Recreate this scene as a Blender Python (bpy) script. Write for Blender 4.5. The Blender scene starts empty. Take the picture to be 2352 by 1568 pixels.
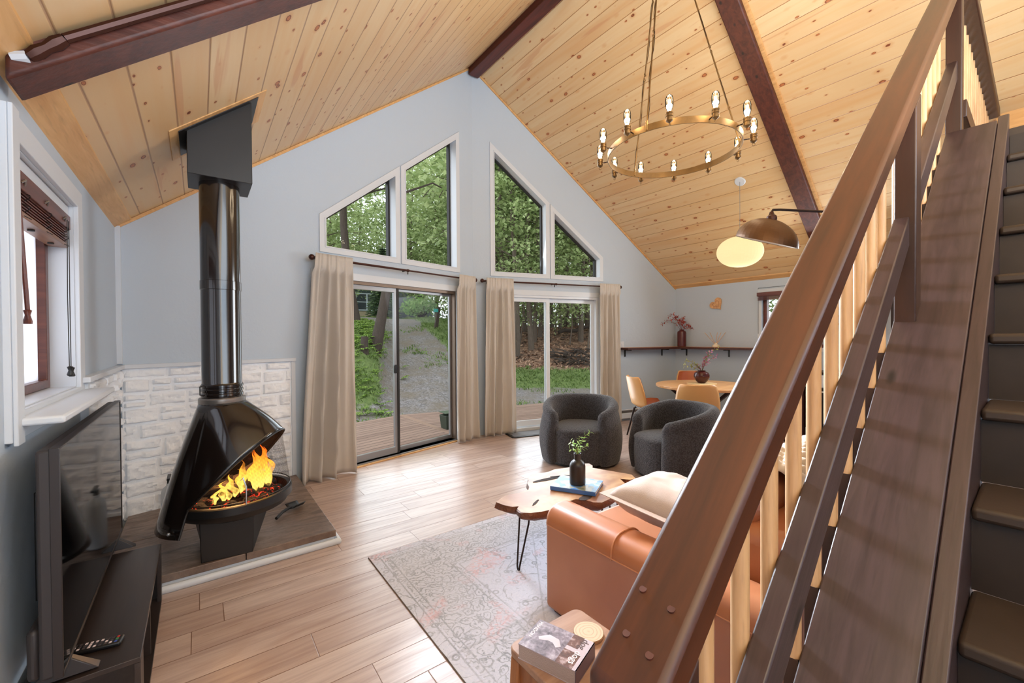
import bpy, bmesh, math, random
from mathutils import Vector, Matrix, noise, geometry
R = math.radians
PI = math.pi
C = bpy.context.scene.collection
sc = bpy.context.scene

# ------------------------------------------------------------------ camera
F_PX = 966.06
cam_d = bpy.data.cameras.new('camera'); cam = bpy.data.objects.new('camera', cam_d); C.objects.link(cam)
cam_d.sensor_width = 36.0; cam_d.lens = F_PX / 2352 * 36.0; cam_d.clip_start = 0.05; cam_d.clip_end = 400
_y, _p, _r = R(36.6822), R(-0.6231), R(-0.3984)
_f = Vector((math.sin(_y)*math.cos(_p), math.cos(_y)*math.cos(_p), math.sin(_p)))
_rt = Vector((math.cos(_y), -math.sin(_y), 0)); _up = _rt.cross(_f)
_rt, _up = math.cos(_r)*_rt + math.sin(_r)*_up, -math.sin(_r)*_rt + math.cos(_r)*_up
_m = Matrix((( _rt.x, _up.x, -_f.x, 0), (_rt.y, _up.y, -_f.y, 0), (_rt.z, _up.z, -_f.z, 1.40), (0, 0, 0, 1)))
cam.matrix_world = _m
sc.camera = cam

# ------------------------------------------------------------------ world, lights, exposure
SKY = 2.8
world = bpy.data.worlds.new('world'); sc.world = world; world.use_nodes = True
_wt = world.node_tree; _wt.nodes.clear()
_bg = _wt.nodes.new('ShaderNodeBackground'); _wo = _wt.nodes.new('ShaderNodeOutputWorld')
_bg.inputs[0].default_value = (0.86, 0.93, 1.0, 1); _bg.inputs[1].default_value = SKY
_wt.links.new(_bg.outputs[0], _wo.inputs[0])
sc.view_settings.view_transform = 'Standard'; sc.view_settings.look = 'None'
sc.view_settings.gamma = 1.0; sc.view_settings.use_curve_mapping = False
sc.view_settings.exposure = 0.02
sc.cycles.use_denoising = True
sc.cycles.max_bounces = 8; sc.cycles.diffuse_bounces = 4; sc.cycles.glossy_bounces = 3
sc.cycles.transmission_bounces = 4; sc.cycles.transparent_max_bounces = 10
sc.cycles.caustics_reflective = False; sc.cycles.caustics_refractive = False
sc.cycles.sample_clamp_indirect = 4.0

def sun_light():
    d = bpy.data.lights.new('soft_sun', 'SUN'); d.energy = 1.6; d.angle = R(45); d.color = (1, 0.96, 0.9)
    o = bpy.data.objects.new('soft_sun', d); C.objects.link(o)
    o.rotation_euler = (R(-52), 0, R(-8))
sun_light()

def area(name, loc, rot, sx, sy, power, col=(1, 1, 1), spread=180):
    d = bpy.data.lights.new(name, 'AREA'); d.shape = 'RECTANGLE'; d.size = sx; d.size_y = sy; d.energy = power; d.color = col
    d.spread = R(spread)
    o = bpy.data.objects.new(name, d); C.objects.link(o); o.location = loc; o.rotation_euler = rot
    return o
# daylight entering by the glass doors and gable windows
_a = 13.78
area('door_daylight', (1.92, 4.72, 1.12), (R(-83), 0, R(2)), 1.7, 1.9, 24, (0.80, 0.90, 1), 110)
area('door_daylight', (4.31, 4.72, 1.12), (R(-83), 0, R(-18)), 1.6, 1.9, 24, (0.80, 0.90, 1), 110)
area('gable_daylight', (2.38, 4.84, 3.05), (R(-66), 0, R(-8)), .8, 1.2, 64, (0.78, 0.88, 1), 48)
area('gable_daylight', (3.95, 4.83, 3.0), (R(-66), 0, R(-16)), 1.2, 1.1, 10, (0.84, 0.92, 1), 90)
area('back_fill', (1.9, -3.1, 2.2), (R(90), 0, R(0)), 4.4, 3.6, 185, (0.80, 0.90, 1))  # added fill lamp behind the camera, not a known window
area('ceiling_bounce_fill', (1.0, -1.1, 1.9), (R(180), 0, 0), 2.2, 2.2, 300, (0.80, 0.90, 1))  # added fill lamp aimed at the ceiling, no fixture there

# added fill lamp at the right end, aimed left; no fixture known there
area('right_fill', (6.2, 1.6, 2.15), (0, R(78), 0), .8, 1.6, 60, (0.86, 0.93, 1))

# ------------------------------------------------------------------ measured room
XL, XR, XE, YC, PR = -0.4825, 3.12, 6.7227, 4.2133, 0.884
ZE, ZR = 2.2339, 5.1949
HW = XR - XL
SL = (ZR - ZE) / HW
YB = -3.2
AL = math.atan2(PR, HW)
def zc(x): return ZR - SL*abs(x - XR)
def gable(X, z, off=0.0, side=None):
    if side is None: side = 'l' if X < XR else 'r'
    if side == 'l':
        y = YC + PR*(X - XL)/HW; n = (-math.sin(AL), math.cos(AL))
    else:
        y = YC + PR*(XE - X)/HW; n = (math.sin(AL), math.cos(AL))
    return (X + n[0]*off, y + n[1]*off, z)

# ------------------------------------------------------------------ node helpers
def lin(r, g=None, b=None):
    if g is None: g = b = r
    f = lambda c: (c/255/12.92) if c/255 <= 0.04045 else ((c/255+0.055)/1.055)**2.4
    return (f(r), f(g), f(b), 1.0)
class NT:
    def __init__(s, name):
        s.m = bpy.data.materials.new(name); s.m.use_nodes = True; s.t = s.m.node_tree
        s.t.nodes.clear(); s.out = s.n('ShaderNodeOutputMaterial')
    def n(s, typ, **kw):
        x = s.t.nodes.new(typ)
        for k, v in kw.items(): setattr(x, k, v)
        return x
    def l(s, a, b): s.t.links.new(a, b)
    def setin(s, node, key, v):
        i = node.inputs[key]
        if hasattr(v, 'is_output'): s.l(v, i)
        elif v is not None: i.default_value = v
    def math(s, op, a, b=None, c=None, clamp=False):
        x = s.n('ShaderNodeMath', operation=op); x.use_clamp = clamp
        s.setin(x, 0, a); s.setin(x, 1, b); s.setin(x, 2, c); return x.outputs[0]
    def mix(s, f, a, b, blend='MIX'):
        x = s.n('ShaderNodeMix', data_type='RGBA', blend_type=blend)
        s.setin(x, 0, f); s.setin(x, 6, a); s.setin(x, 7, b); return x.outputs[2]
    def pos(s): return s.n('ShaderNodeNewGeometry').outputs['Position']
    def obj(s): return s.n('ShaderNodeTexCoord').outputs['Object']
    def gen(s): return s.n('ShaderNodeTexCoord').outputs['Generated']
    def sep(s, v):
        x = s.n('ShaderNodeSeparateXYZ'); s.l(v, x.inputs[0]); return x.outputs
    def comb(s, a=0.0, b=0.0, c=0.0):
        x = s.n('ShaderNodeCombineXYZ'); s.setin(x, 0, a); s.setin(x, 1, b); s.setin(x, 2, c); return x.outputs[0]
    def scale(s, v, k):
        x = s.n('ShaderNodeVectorMath', operation='MULTIPLY'); s.l(v, x.inputs[0]); x.inputs[1].default_value = k; return x.outputs[0]
    def noise(s, v, sc_=5.0, det=3.0, rough=0.5, dist=0.0, out='Fac'):
        x = s.n('ShaderNodeTexNoise'); s.setin(x, 'Vector', v); x.inputs['Scale'].default_value = sc_
        x.inputs['Detail'].default_value = det; x.inputs['Roughness'].default_value = rough; x.inputs['Distortion'].default_value = dist
        return x.outputs[out]
    def vor(s, v, sc_=5.0, feat='F1', dim='3D', rnd=1.0, out='Distance'):
        x = s.n('ShaderNodeTexVoronoi', feature=feat, voronoi_dimensions=dim); s.setin(x, 'Vector', v)
        x.inputs['Scale'].default_value = sc_; x.inputs['Randomness'].default_value = rnd; return x.outputs[out]
    def white(s, v, dim='1D'):
        x = s.n('ShaderNodeTexWhiteNoise', noise_dimensions=dim)
        s.setin(x, 'W' if dim == '1D' else 'Vector', v); return x.outputs[0]
    def ramp(s, f, stops):
        x = s.n('ShaderNodeValToRGB'); s.setin(x, 0, f); e = x.color_ramp.elements
        while len(e) < len(stops): e.new(0.5)
        for k, (p, c) in enumerate(stops): e[k].position = p; e[k].color = c if len(c) == 4 else tuple(c)+(1,)
        return x.outputs[0]
    def map(s, f, a, b, c=0.0, d=1.0):
        x = s.n('ShaderNodeMapRange'); s.setin(x, 0, f)
        for k, v in enumerate((a, b, c, d)): s.setin(x, k+1, v)
        return x.outputs[0]
    def bump(s, h, st=0.3, dist=0.01):
        x = s.n('ShaderNodeBump'); s.setin(x, 'Height', h); x.inputs['Strength'].default_value = st; x.inputs['Distance'].default_value = dist
        return x.outputs[0]
    def bsdf(s, col, rough=0.5, metal=0.0, normal=None, **kw):
        x = s.n('ShaderNodeBsdfPrincipled'); s.setin(x, 'Base Color', col); s.setin(x, 'Roughness', rough); s.setin(x, 'Metallic', metal)
        if normal is not None: s.l(normal, x.inputs['Normal'])
        for k, v in kw.items(): s.setin(x, k.replace('_', ' '), v)
        s.l(x.outputs[0], s.out.inputs[0]); return x
def plain(name, c, rough=0.5, metal=0.0, bump=0.0, bscale=60.0, var=0.0, vscale=6.0, **kw):
    t = NT(name); col = lin(*c); o = t.obj()
    if var > 0:
        f = t.noise(o, vscale, 4.0, 0.6)
        col = t.mix(t.map(f, 0.3, 0.7), tuple(v*(1-var) for v in col[:3])+(1,), tuple(min(1, v*(1+var)) for v in col[:3])+(1,))
    nrm = t.bump(t.noise(o, bscale, 3.0), bump, 0.004) if bump > 0 else None
    t.bsdf(col, rough, metal, nrm, **kw); return t.m

# ------------------------------------------------------------------ mesh helpers
class MB:
    def __init__(s): s.v = []; s.f = []
    def add(s, vs, fs):
        o = len(s.v); s.v += [tuple(v) for v in vs]; s.f += [tuple(i+o for i in f) for f in fs]; return s
    def box(s, x0, y0, z0, x1, y1, z1):
        return s.hexa([(x0,y0,z0),(x1,y0,z0),(x1,y1,z0),(x0,y1,z0),(x0,y0,z1),(x1,y0,z1),(x1,y1,z1),(x0,y1,z1)])
    def hexa(s, p):
        return s.add(p, [(0,3,2,1),(4,5,6,7),(0,1,5,4),(1,2,6,5),(2,3,7,6),(3,0,4,7)])
    def prism(s, poly, fn, d0, d1):
        n = len(poly); a = [fn(u, w, d0) for u, w in poly]; b = [fn(u, w, d1) for u, w in poly]
        return s.add(a+b, [tuple(range(n-1, -1, -1)), tuple(range(n, 2*n))] + [(i, (i+1) % n, (i+1) % n+n, i+n) for i in range(n)])
    def ring(s, outer, inner, fn, d0, d1):
        n = len(outer); vs = [fn(u, w, d) for d in (d0, d1) for P in (outer, inner) for u, w in P]; fs = []
        for i in range(n):
            j = (i+1) % n
            fs += [(i, j, n+j, n+i), (2*n+j, 2*n+i, 3*n+i, 3*n+j), (i, 2*n+i, 2*n+j, j), (n+j, 3*n+j, 3*n+i, n+i)]
        return s.add(vs, fs)
    def tube(s, path, r, n=8, closed=False, cap=True, flat=None):
        P = [Vector(p) for p in path]; m = len(P); rr = r if isinstance(r, (list, tuple)) else [r]*m
        vs = []; up = None
        for i in range(m):
            if closed: t = (P[(i+1) % m]-P[i-1])
            else: t = P[min(i+1, m-1)]-P[max(i-1, 0)]
            t = t.normalized() if t.length > 1e-9 else Vector((0, 0, 1))
            if up is None: up = Vector((0, 0, 1)) if abs(t.z) < 0.9 else Vector((1, 0, 0))
            a = t.cross(up)
            if a.length < 1e-6: a = t.cross(Vector((0, 1, 0.3)))
            a.normalize(); b = a.cross(t).normalized(); up = b
            for k in range(n):
                an = 2*PI*k/n; vs.append(P[i] + rr[i]*(math.cos(an)*a + math.sin(an)*b))
        fs = []
        for i in range(m if closed else m-1):
            j = (i+1) % m
            for k in range(n): fs.append((i*n+k, i*n+(k+1) % n, j*n+(k+1) % n, j*n+k))
        if cap and not closed: fs += [tuple(range(n-1, -1, -1)), tuple((m-1)*n+k for k in range(n))]
        return s.add(vs, fs)
    def lathe(s, prof, n=24, c=(0, 0, 0), cap=True):
        m = len(prof); vs = [(c[0]+r*math.cos(2*PI*k/n), c[1]+r*math.sin(2*PI*k/n), c[2]+z) for r, z in prof for k in range(n)]
        fs = [(i*n+k, i*n+(k+1) % n, (i+1)*n+(k+1) % n, (i+1)*n+k) for i in range(m-1) for k in range(n)]
        if cap: fs += [tuple(range(n-1, -1, -1)), tuple((m-1)*n+k for k in range(n))]
        return s.add(vs, fs)
    def grid(s, fn, nu, nv, cu=False, cv=False):
        vs = [fn(i/(nu if cu else nu-1), j/(nv if cv else nv-1)) for i in range(nu) for j in range(nv)]
        fs = []
        for i in range(nu if cu else nu-1):
            for j in range(nv if cv else nv-1):
                a, b = (i+1) % nu, (j+1) % nv
                fs.append((i*nv+j, a*nv+j, a*nv+b, i*nv+b))
        return s.add(vs, fs)
    def ell(s, c, r, nu=12, nv=8):
        return s.grid(lambda u, v: (c[0]+r[0]*math.sin(PI*v)*math.cos(2*PI*u), c[1]+r[1]*math.sin(PI*v)*math.sin(2*PI*u), c[2]-r[2]*math.cos(PI*v)), nu, nv, cu=True)
    def build(s, name, m, parent=None, sharp=35, bevel=0.0, seg=2, sub=0, solid=0.0, fix=True, kind=None, label=None):
        me = bpy.data.meshes.new(name); me.from_pydata(s.v, [], s.f)
        if fix:
            bm = bmesh.new(); bm.from_mesh(me); bmesh.ops.remove_doubles(bm, verts=bm.verts, dist=1e-6)
            bmesh.ops.recalc_face_normals(bm, faces=bm.faces); bm.to_mesh(me); bm.free()
        if m: me.materials.append(m)
        if sharp:
            me.shade_smooth(); me.set_sharp_from_angle(angle=R(sharp))
        o = bpy.data.objects.new(name, me); C.objects.link(o)
        if parent: o.parent = parent
        if bevel > 0:
            b = o.modifiers.new('bevel', 'BEVEL'); b.width = bevel; b.segments = seg; b.limit_method = 'ANGLE'; b.angle_limit = R(40)
        if solid:
            b = o.modifiers.new('solid', 'SOLIDIFY'); b.thickness = solid; b.offset = 0
        if sub:
            b = o.modifiers.new('sub', 'SUBSURF'); b.levels = sub; b.render_levels = sub
        if kind: o['kind'] = kind
        if label: o['label'] = label
        return o
def thing(name, label, cat, loc=(0, 0, 0), rz=0.0, group=None):
    o = bpy.data.objects.new(name, None); C.objects.link(o); o.empty_display_size = 0.1
    o.location = loc; o.rotation_euler = (0, 0, rz); o['label'] = label; o['category'] = cat
    if group: o['group'] = group
    return o
def tag(o, label, cat, group=None, kind=None):
    o['label'] = label; o['category'] = cat
    if group: o['group'] = group
    if kind: o['kind'] = kind
    return o
def struct(name, label=None, cat=None):
    o = bpy.data.objects.new(name, None); C.objects.link(o); o.empty_display_size = 0.1; o['kind'] = 'structure'
    if label: o['label'] = label
    if cat: o['category'] = cat
    return o
def dup(root, loc=None, rz=None, label=None, scale=None):
    r = root.copy(); C.objects.link(r)
    if loc is not None: r.location = loc
    if rz is not None: r.rotation_euler = (0, 0, rz)
    if scale is not None: r.scale = scale if hasattr(scale, '__len__') else (scale,)*3
    if label: r['label'] = label
    for ch in list(root.children):
        c = ch.copy(); C.objects.link(c); c.parent = r
        for g in list(ch.children):
            d = g.copy(); C.objects.link(d); d.parent = c
    return r
def inset(poly, d):
    n = len(poly); out = []
    A = sum(poly[i][0]*poly[(i+1) % n][1]-poly[(i+1) % n][0]*poly[i][1] for i in range(n))
    sg = 1 if A > 0 else -1
    for i in range(n):
        p0, p1, p2 = Vector(poly[i-1]), Vector(poly[i]), Vector(poly[(i+1) % n])
        e1 = (p1-p0).normalized(); e2 = (p2-p1).normalized()
        n1 = Vector((-e1.y, e1.x))*sg; n2 = Vector((-e2.y, e2.x))*sg
        k = d/(1+n1.dot(n2)); q = p1 + (n1+n2)*k; out.append((q.x, q.y))
    return out
def wall_mesh(outer, holes, fn, t):
    loops = [outer]+holes; vs = []; fs = []
    flat = [p for L in loops for p in L]; N = len(flat)
    tris = geometry.tessellate_polygon([[Vector((u, w, 0)) for u, w in L] for L in loops])
    vs = [fn(u, w, 0.0) for u, w in flat] + [fn(u, w, t) for u, w in flat]
    for a, b, c in tris: fs += [(a, b, c), (c+N, b+N, a+N)]
    o = 0
    for L in loops:
        n = len(L)
        for i in range(n): fs.append((o+i, o+(i+1) % n, o+(i+1) % n+N, o+i+N))
        o += n
    mb = MB(); mb.add(vs, fs); return mb
def blend_noise(x, y, z, s): return noise.noise(Vector((x*s, y*s, z*s)))

# ------------------------------------------------------------------ materials of the room
def pine(name, left):
    t = NT(name); x, y, z = t.sep(t.pos())
    s = t.math('MULTIPLY', x, 1.0/math.cos(math.atan(SL)))
    u = t.math('DIVIDE', t.math('ADD', s, 0.445), 0.1722); i = t.math('FLOOR', u); fr = t.math('FRACT', u)
    rnd = t.white(t.math('ADD', i, 0.37)); off = t.math('MULTIPLY', rnd, 53.0)
    yy = t.math('ADD', y, off)
    g = t.noise(t.comb(t.math('MULTIPLY', s, 16.0), t.math('MULTIPLY', yy, 0.9), off), 1.0, 4.0, 0.55, 0.6)
    g2 = t.noise(t.comb(t.math('MULTIPLY', s, 5.0), t.math('MULTIPLY', yy, 0.55), off), 1.0, 2.0, 0.5, 0.8)
    base = t.mix(rnd, lin(224, 195, 151), lin(214, 180, 134))
    col = t.mix(t.map(g, 0.42, 0.75, 0.0, 0.5), base, lin(214, 166, 108))
    col = t.mix(t.map(g2, 0.56, 0.72, 0.0, 0.45), col, lin(206, 150, 96))
    # knots: crisp dark rings of two sizes, and a few reddish streaks
    wob = t.noise(t.comb(s, yy, off), 9.0, 2.0)
    for (a_, b_, sc2, r0) in ((.55, 1.9, 1.9, .125), (.55, 1.7, 3.6, .115)):
        kv = t.comb(t.math('ADD', t.math('MULTIPLY', fr, a_), t.math('MULTIPLY', wob, 0.05)), t.math('MULTIPLY', yy, b_), t.math('MULTIPLY', i, 7.31+sc2))
        kd = t.math('ADD', t.vor(kv, sc2, dim='3D'), t.math('MULTIPLY', t.noise(kv, 30.0, 2.0), 0.035))
        col = t.mix(t.map(kd, r0*1.7, r0, 0, .5), col, lin(204, 144, 92))
        col = t.mix(t.map(kd, r0, r0*.90), col, lin(122, 62, 34))
        col = t.mix(t.map(kd, r0*.80, r0*.66), col, lin(182, 112, 66))
    sk = t.noise(t.comb(t.math('MULTIPLY', fr, 1.1), t.math('MULTIPLY', yy, .42), t.math('MULTIPLY', i, 3.7)), 1.6, 3.0, .5, .5)
    col = t.mix(t.map(sk, .64, .68, 0, .42), col, lin(196, 132, 92))
    gw = 0.030 if left else 0.018
    gr = t.math('MINIMUM', fr, t.math('SUBTRACT', 1.0, fr))
    col = t.mix(t.map(gr, gw, gw*0.55), col, lin(176, 138, 104) if left else lin(170, 116, 66))  # left grooves wider and greyer: their lit side is put into the colour
    h = t.map(gr, 0.0, gw*1.4)
    t.bsdf(col, 0.42, 0, t.bump(h, 0.6, 0.006)); return t.m
M = {}
M['pine_l'] = pine('pine_ceiling', True); M['pine_r'] = pine('pine_ceiling_fine', False)

def wall_paint():
    t = NT('wall_paint'); p = t.pos()
    n = t.noise(p, 55.0, 3.0, 0.55); n2 = t.noise(p, 14.0, 2.0)
    t.bsdf(lin(189, 202, 216), 0.62, 0, t.bump(t.math('MULTIPLY', n, t.map(n2, 0.35, 0.65, 0.2, 1.0)), 0.28, 0.006)); return t.m
M['wall'] = wall_paint()
M['white'] = plain('white_trim', (212, 218, 226), 0.38)
M['vinyl'] = plain('white_vinyl', (220, 226, 234), 0.3)
M['stone'] = plain('white_painted_stone', (242, 246, 252), 0.6, bump=0.6, bscale=45.0)

def floor_mat():
    t = NT('laminate_floor'); x, y, z = t.sep(t.pos())
    v = t.math('DIVIDE', t.math('SUBTRACT', y, 0.003), 0.18); i = t.math('FLOOR', v); fr = t.math('FRACT', v)
    rr = t.white(t.math('ADD', i, 0.61)); xs = t.math('DIVIDE', t.math('ADD', x, t.math('MULTIPLY', rr, 1.3)), 1.22)
    j = t.math('FLOOR', xs); fx = t.math('FRACT', xs)
    rnd = t.white(t.comb(i, j, 0.5), '3D'); off = t.math('MULTIPLY', rnd, 31.0)
    g = t.noise(t.comb(t.math('ADD', t.math('MULTIPLY', x, 1.1), off), t.math('MULTIPLY', y, 20.0), off), 1.0, 5.0, 0.6, 0.7)
    g2 = t.noise(t.comb(t.math('ADD', t.math('MULTIPLY', x, 2.0), off), t.math('MULTIPLY', y, 7.0), off), 1.0, 3.0, 0.55, 1.4)
    col = t.mix(rnd, lin(206, 186, 176), lin(190, 165, 152))
    col = t.mix(t.map(g, 0.42, 0.72, 0.0, 0.75), col, lin(150, 122, 112))
    col = t.mix(t.map(g2, 0.5, 0.75, 0.0, 0.45), col, lin(156, 122, 104))
    gy = t.math('MULTIPLY', t.math('MINIMUM', fr, t.math('SUBTRACT', 1.0, fr)), 0.18)
    gx = t.math('MULTIPLY', t.math('MINIMUM', fx, t.math('SUBTRACT', 1.0, fx)), 1.22)
    gm = t.math('MINIMUM', gy, gx)
    col = t.mix(t.map(gm, 0.0028, 0.0012), col, lin(132, 100, 82))
    t.bsdf(col, t.map(g, 0.3, 0.8, 0.26, 0.42), 0, t.bump(t.map(gm, 0.0, 0.003), 0.35, 0.002)); return t.m
M['floor'] = floor_mat()

def wood(name, a, b, rough=0.45, sc_=1.0, axis=0, bump=0.1, knots=False, spec=0.5, pitch=0.0):
    t = NT(name); o = t.obj()
    if pitch:      # grain follows a sloping board
        x_, y_, z_ = t.sep(o); c_, s_ = math.cos(pitch), math.sin(pitch)
        o = t.comb(t.math('ADD', t.math('MULTIPLY', x_, c_), t.math('MULTIPLY', z_, s_)), y_, t.math('SUBTRACT', t.math('MULTIPLY', z_, c_), t.math('MULTIPLY', x_, s_)))
    k = [9.0, 9.0, 9.0]; k[axis] = 0.8
    v = t.scale(o, tuple(q*sc_ for q in k))
    g = t.noise(v, 2.2, 5.0, 0.6, 0.9); g2 = t.noise(v, 7.0, 3.0, 0.55)
    col = t.mix(t.map(g, 0.36, 0.68), lin(*a), lin(*b))
    col = t.mix(t.map(g2, 0.55, 0.75, 0.0, 0.35), col, lin(*[q*0.72 for q in b]))
    if knots:
        kd = t.vor(t.scale(o, tuple(2.4 if q == axis else 7.0 for q in range(3))), 1.0)
        col = t.mix(t.map(kd, 0.11, 0.05), col, lin(*[q*0.45 for q in b]))
    t.bsdf(col, rough, 0, t.bump(g2, bump, 0.003), Specular_IOR_Level=spec); return t.m
M['beam'] = wood('dark_beam', (92, 44, 30), (62, 26, 18), 0.5, 1.2, 0, 0.5, True)
M['beam_y'] = wood('ridge_beam_wood', (92, 38, 28), (58, 20, 16), 0.45, 1.0, 1, 0.3)
M['stair'] = wood('stair_brown', (70, 53, 54), (54, 40, 40), 0.36, 1.6, 0, 0.12, True, .5, .683)
M['rail'] = wood('handrail_stain', (82, 43, 24), (56, 29, 16), 0.36, 1.0, 0, 0.05, False, .5, .683)
M['newel'] = wood('newel_brown', (64, 38, 28), (50, 30, 22), 0.4, 1.0, 2, 0.08)
M['oak'] = wood('baluster_oak', (216, 174, 128), (190, 144, 100), 0.38, 1.6, 2, 0.08)
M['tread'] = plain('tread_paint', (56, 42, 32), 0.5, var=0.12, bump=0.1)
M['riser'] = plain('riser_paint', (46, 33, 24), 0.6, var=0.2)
M['pineplain'] = wood('pine_board', (226, 180, 122), (204, 152, 94), 0.45, 1.0, 1)
M['deck'] = None
M['black'] = plain('black_enamel', (26, 20, 18), 0.16, Coat_Weight=0.6, Coat_Roughness=0.08)
M['blackmat'] = plain('black_sheet_metal', (25, 21, 19), 0.42, var=0.15)
M['blackp'] = plain('black_plastic', (22, 21, 22), 0.4)
M['graymetal'] = plain('grey_metal', (150, 146, 142), 0.35, 0.8)
M['steel'] = plain('steel', (190, 192, 196), 0.28, 0.85)
M['bronze'] = plain('oil_bronze', (66, 34, 24), 0.38, 0.5)
M['brass'] = plain('aged_brass', (118, 90, 54), 0.45, 0.7, var=0.25, vscale=9.0)
M['iron'] = plain('dark_iron', (46, 30, 24), 0.42, 0.6)
M['alum'] = plain('bronze_aluminium', (126, 108, 94), 0.4, 0.5)
M['alumgrey'] = plain('grey_aluminium', (150, 150, 152), 0.35, 0.6)
M['gasket'] = plain('dark_gasket', (34, 30, 28), 0.6)

def glass(name, refl=0.07, tint=(0.97, 0.985, 0.98)):
    t = NT(name); a = t.n('ShaderNodeBsdfTransparent'); a.inputs[0].default_value = tint+(1,)
    g = t.n('ShaderNodeBsdfGlossy'); g.inputs['Roughness'].default_value = 0.01
    fz = t.n('ShaderNodeFresnel'); fz.inputs[0].default_value = 1.45
    m = t.n('ShaderNodeMixShader'); t.l(t.math('MULTIPLY', fz.outputs[0], refl/0.034, clamp=True), m.inputs[0]); t.l(a.outputs[0], m.inputs[1]); t.l(g.outputs[0], m.inputs[2])
    t.l(m.outputs[0], t.out.inputs[0]); return t.m
M['glass'] = glass('window_glass', 0.004)
M['bulbglass'] = glass('bulb_glass', 0.04, (1.0, 0.93, 0.8))
def frosted():
    t = NT('frosted_pane'); a = t.n('ShaderNodeBsdfTranslucent'); a.inputs[0].default_value = lin(238, 238, 246)
    b = t.n('ShaderNodeBsdfDiffuse'); b.inputs[0].default_value = lin(225, 224, 230)
    m = t.n('ShaderNodeMixShader'); m.inputs[0].default_value = 0.35; t.l(a.outputs[0], m.inputs[1]); t.l(b.outputs[0], m.inputs[2]); t.l(m.outputs[0], t.out.inputs[0]); return t.m
M['frost'] = frosted()
def emit(name, c, s):
    t = NT(name); e = t.n('ShaderNodeEmission'); e.inputs[0].default_value = c if len(c) == 4 else lin(*c); e.inputs[1].default_value = s
    t.l(e.outputs[0], t.out.inputs[0]); return t.m

# ------------------------------------------------------------------ setting: floor, walls, ceiling
mb = MB(); mb.prism([(XL-.1, YB), (XE+.1, YB), (XE+.1, YC-.02), (XR, YC+PR+.02), (XL-.1, YC-.02)], lambda u, w, d: (u, w, d), -0.12, 0.0)
mb.build('floor', M['floor'], kind='structure')
d1 = [(1.0, 0.02), (2.80, 0.02), (2.80, 2.02), (1.0, 2.02)]
d2 = [(3.46, 0.02), (5.17, 0.02), (5.17, 2.02), (3.46, 2.02)]
W1 = [(0.987, 2.275), (1.93, 2.275), (1.93, 3.43), (0.987, 2.655)]
W2 = [(1.945, 2.277), (2.868, 2.277), (2.868, 4.197), (1.945, 3.438)]
W3 = [(3.372, 2.278), (4.304, 2.278), (4.304, 3.430), (3.372, 4.196)]
W4 = [(4.318, 2.278), (5.248, 2.278), (5.248, 2.668), (4.318, 3.420)]
CAS = 0.062
def gable_wall(side, nm, holes):
    if side == 'l': poly = [(XL, -.1), (XR, -.1), (XR, ZR), (XL, ZE)]
    else: poly = [(XR, -.1), (XE, -.1), (XE, ZE), (XR, ZR)]
    f = lambda u, w, d: gable(u, w, d, side)
    wall_mesh(poly, holes, f, 0.16).build(nm, M['wall'], kind='structure', sharp=20)
gable_wall('l', 'wall_front', [d1, inset(W1, CAS), inset(W2, CAS)])
gable_wall('r', 'wall_front.001', [d2, inset(W3, CAS), inset(W4, CAS)])
LW = [(2.06, 1.17), (2.92, 1.17), (2.92, 2.05), (2.06, 2.05)]
wall_mesh([(YB, -.1), (YC, -.1), (YC, ZE+.02), (YB, ZE+.02)], [LW], lambda u, w, d: (XL-d, u, w), 0.16).build('wall_left', M['wall'], kind='structure', sharp=20)
RWN = [(1.95, 1.22), (2.80, 1.22), (2.80, 2.03), (1.95, 2.03)]
wall_mesh([(YB, -.1), (YC, -.1), (YC, ZE+.02), (YB, ZE+.02)], [RWN], lambda u, w, d: (XE+d, u, w), 0.16).build('wall_right', M['wall'], kind='structure', sharp=20)
# the two pine slopes: they end against the gable
def slope(nm, m, xa, xb, side):
    mb = MB(); t = 0.12
    ya, yb = gable(xa, 0, 0.16, side)[1], gable(xb, 0, 0.16, side)[1]
    mb.hexa([(xa, YB, zc(xa)), (xb, YB, zc(xb)), (xb, yb, zc(xb)), (xa, ya, zc(xa)), (xa, YB, zc(xa)+t), (xb, YB, zc(xb)+t), (xb, yb, zc(xb)+t), (xa, ya, zc(xa)+t)])
    mb.build(nm, m, kind='structure', sharp=20)
slope('ceiling', M['pine_l'], XL-.35, XR, 'l'); slope('ceiling.001', M['pine_r'], XR, XE+.35, 'r')
# thin pine moulding where the slope meets the gable and side walls
def along_slope(side, xa, xb, w, h):
    P = [gable(xa, zc(xa), 0, side), gable(xb, zc(xb), 0, side)]
    n = (math.sin(AL) if side == 'l' else -math.sin(AL), -math.cos(AL))
    vs = []
    for p in P:
        vs += [(p[0], p[1], p[2]), (p[0]+n[0]*w, p[1]+n[1]*w, p[2]), (p[0]+n[0]*w, p[1]+n[1]*w, p[2]-h), (p[0], p[1], p[2]-h)]
    return MB().add(vs, [(0,1,2,3), (4,7,6,5), (0,4,5,1), (1,5,6,2), (2,6,7,3), (3,7,4,0)])
along_slope('l', XL, XR-.06, .016, .028).build('trim_1', M['pineplain'], kind='structure')
along_slope('r', XR+.06, XE, .016, .028).build('trim_2', M['pineplain'], kind='structure')
MB().hexa([(XL, YB, zc(XL)-.014), (XL+.09, YB, zc(XL+.09)-.014), (XL+.09, YC+.01, zc(XL+.09)-.014), (XL, YC, zc(XL)-.014), (XL, YB, zc(XL)+.02), (XL+.09, YB, zc(XL+.09)+.02), (XL+.09, YC+.01, zc(XL+.09)+.02), (XL, YC, zc(XL)+.02)]).build('trim_3', M['pineplain'], kind='structure')
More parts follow.
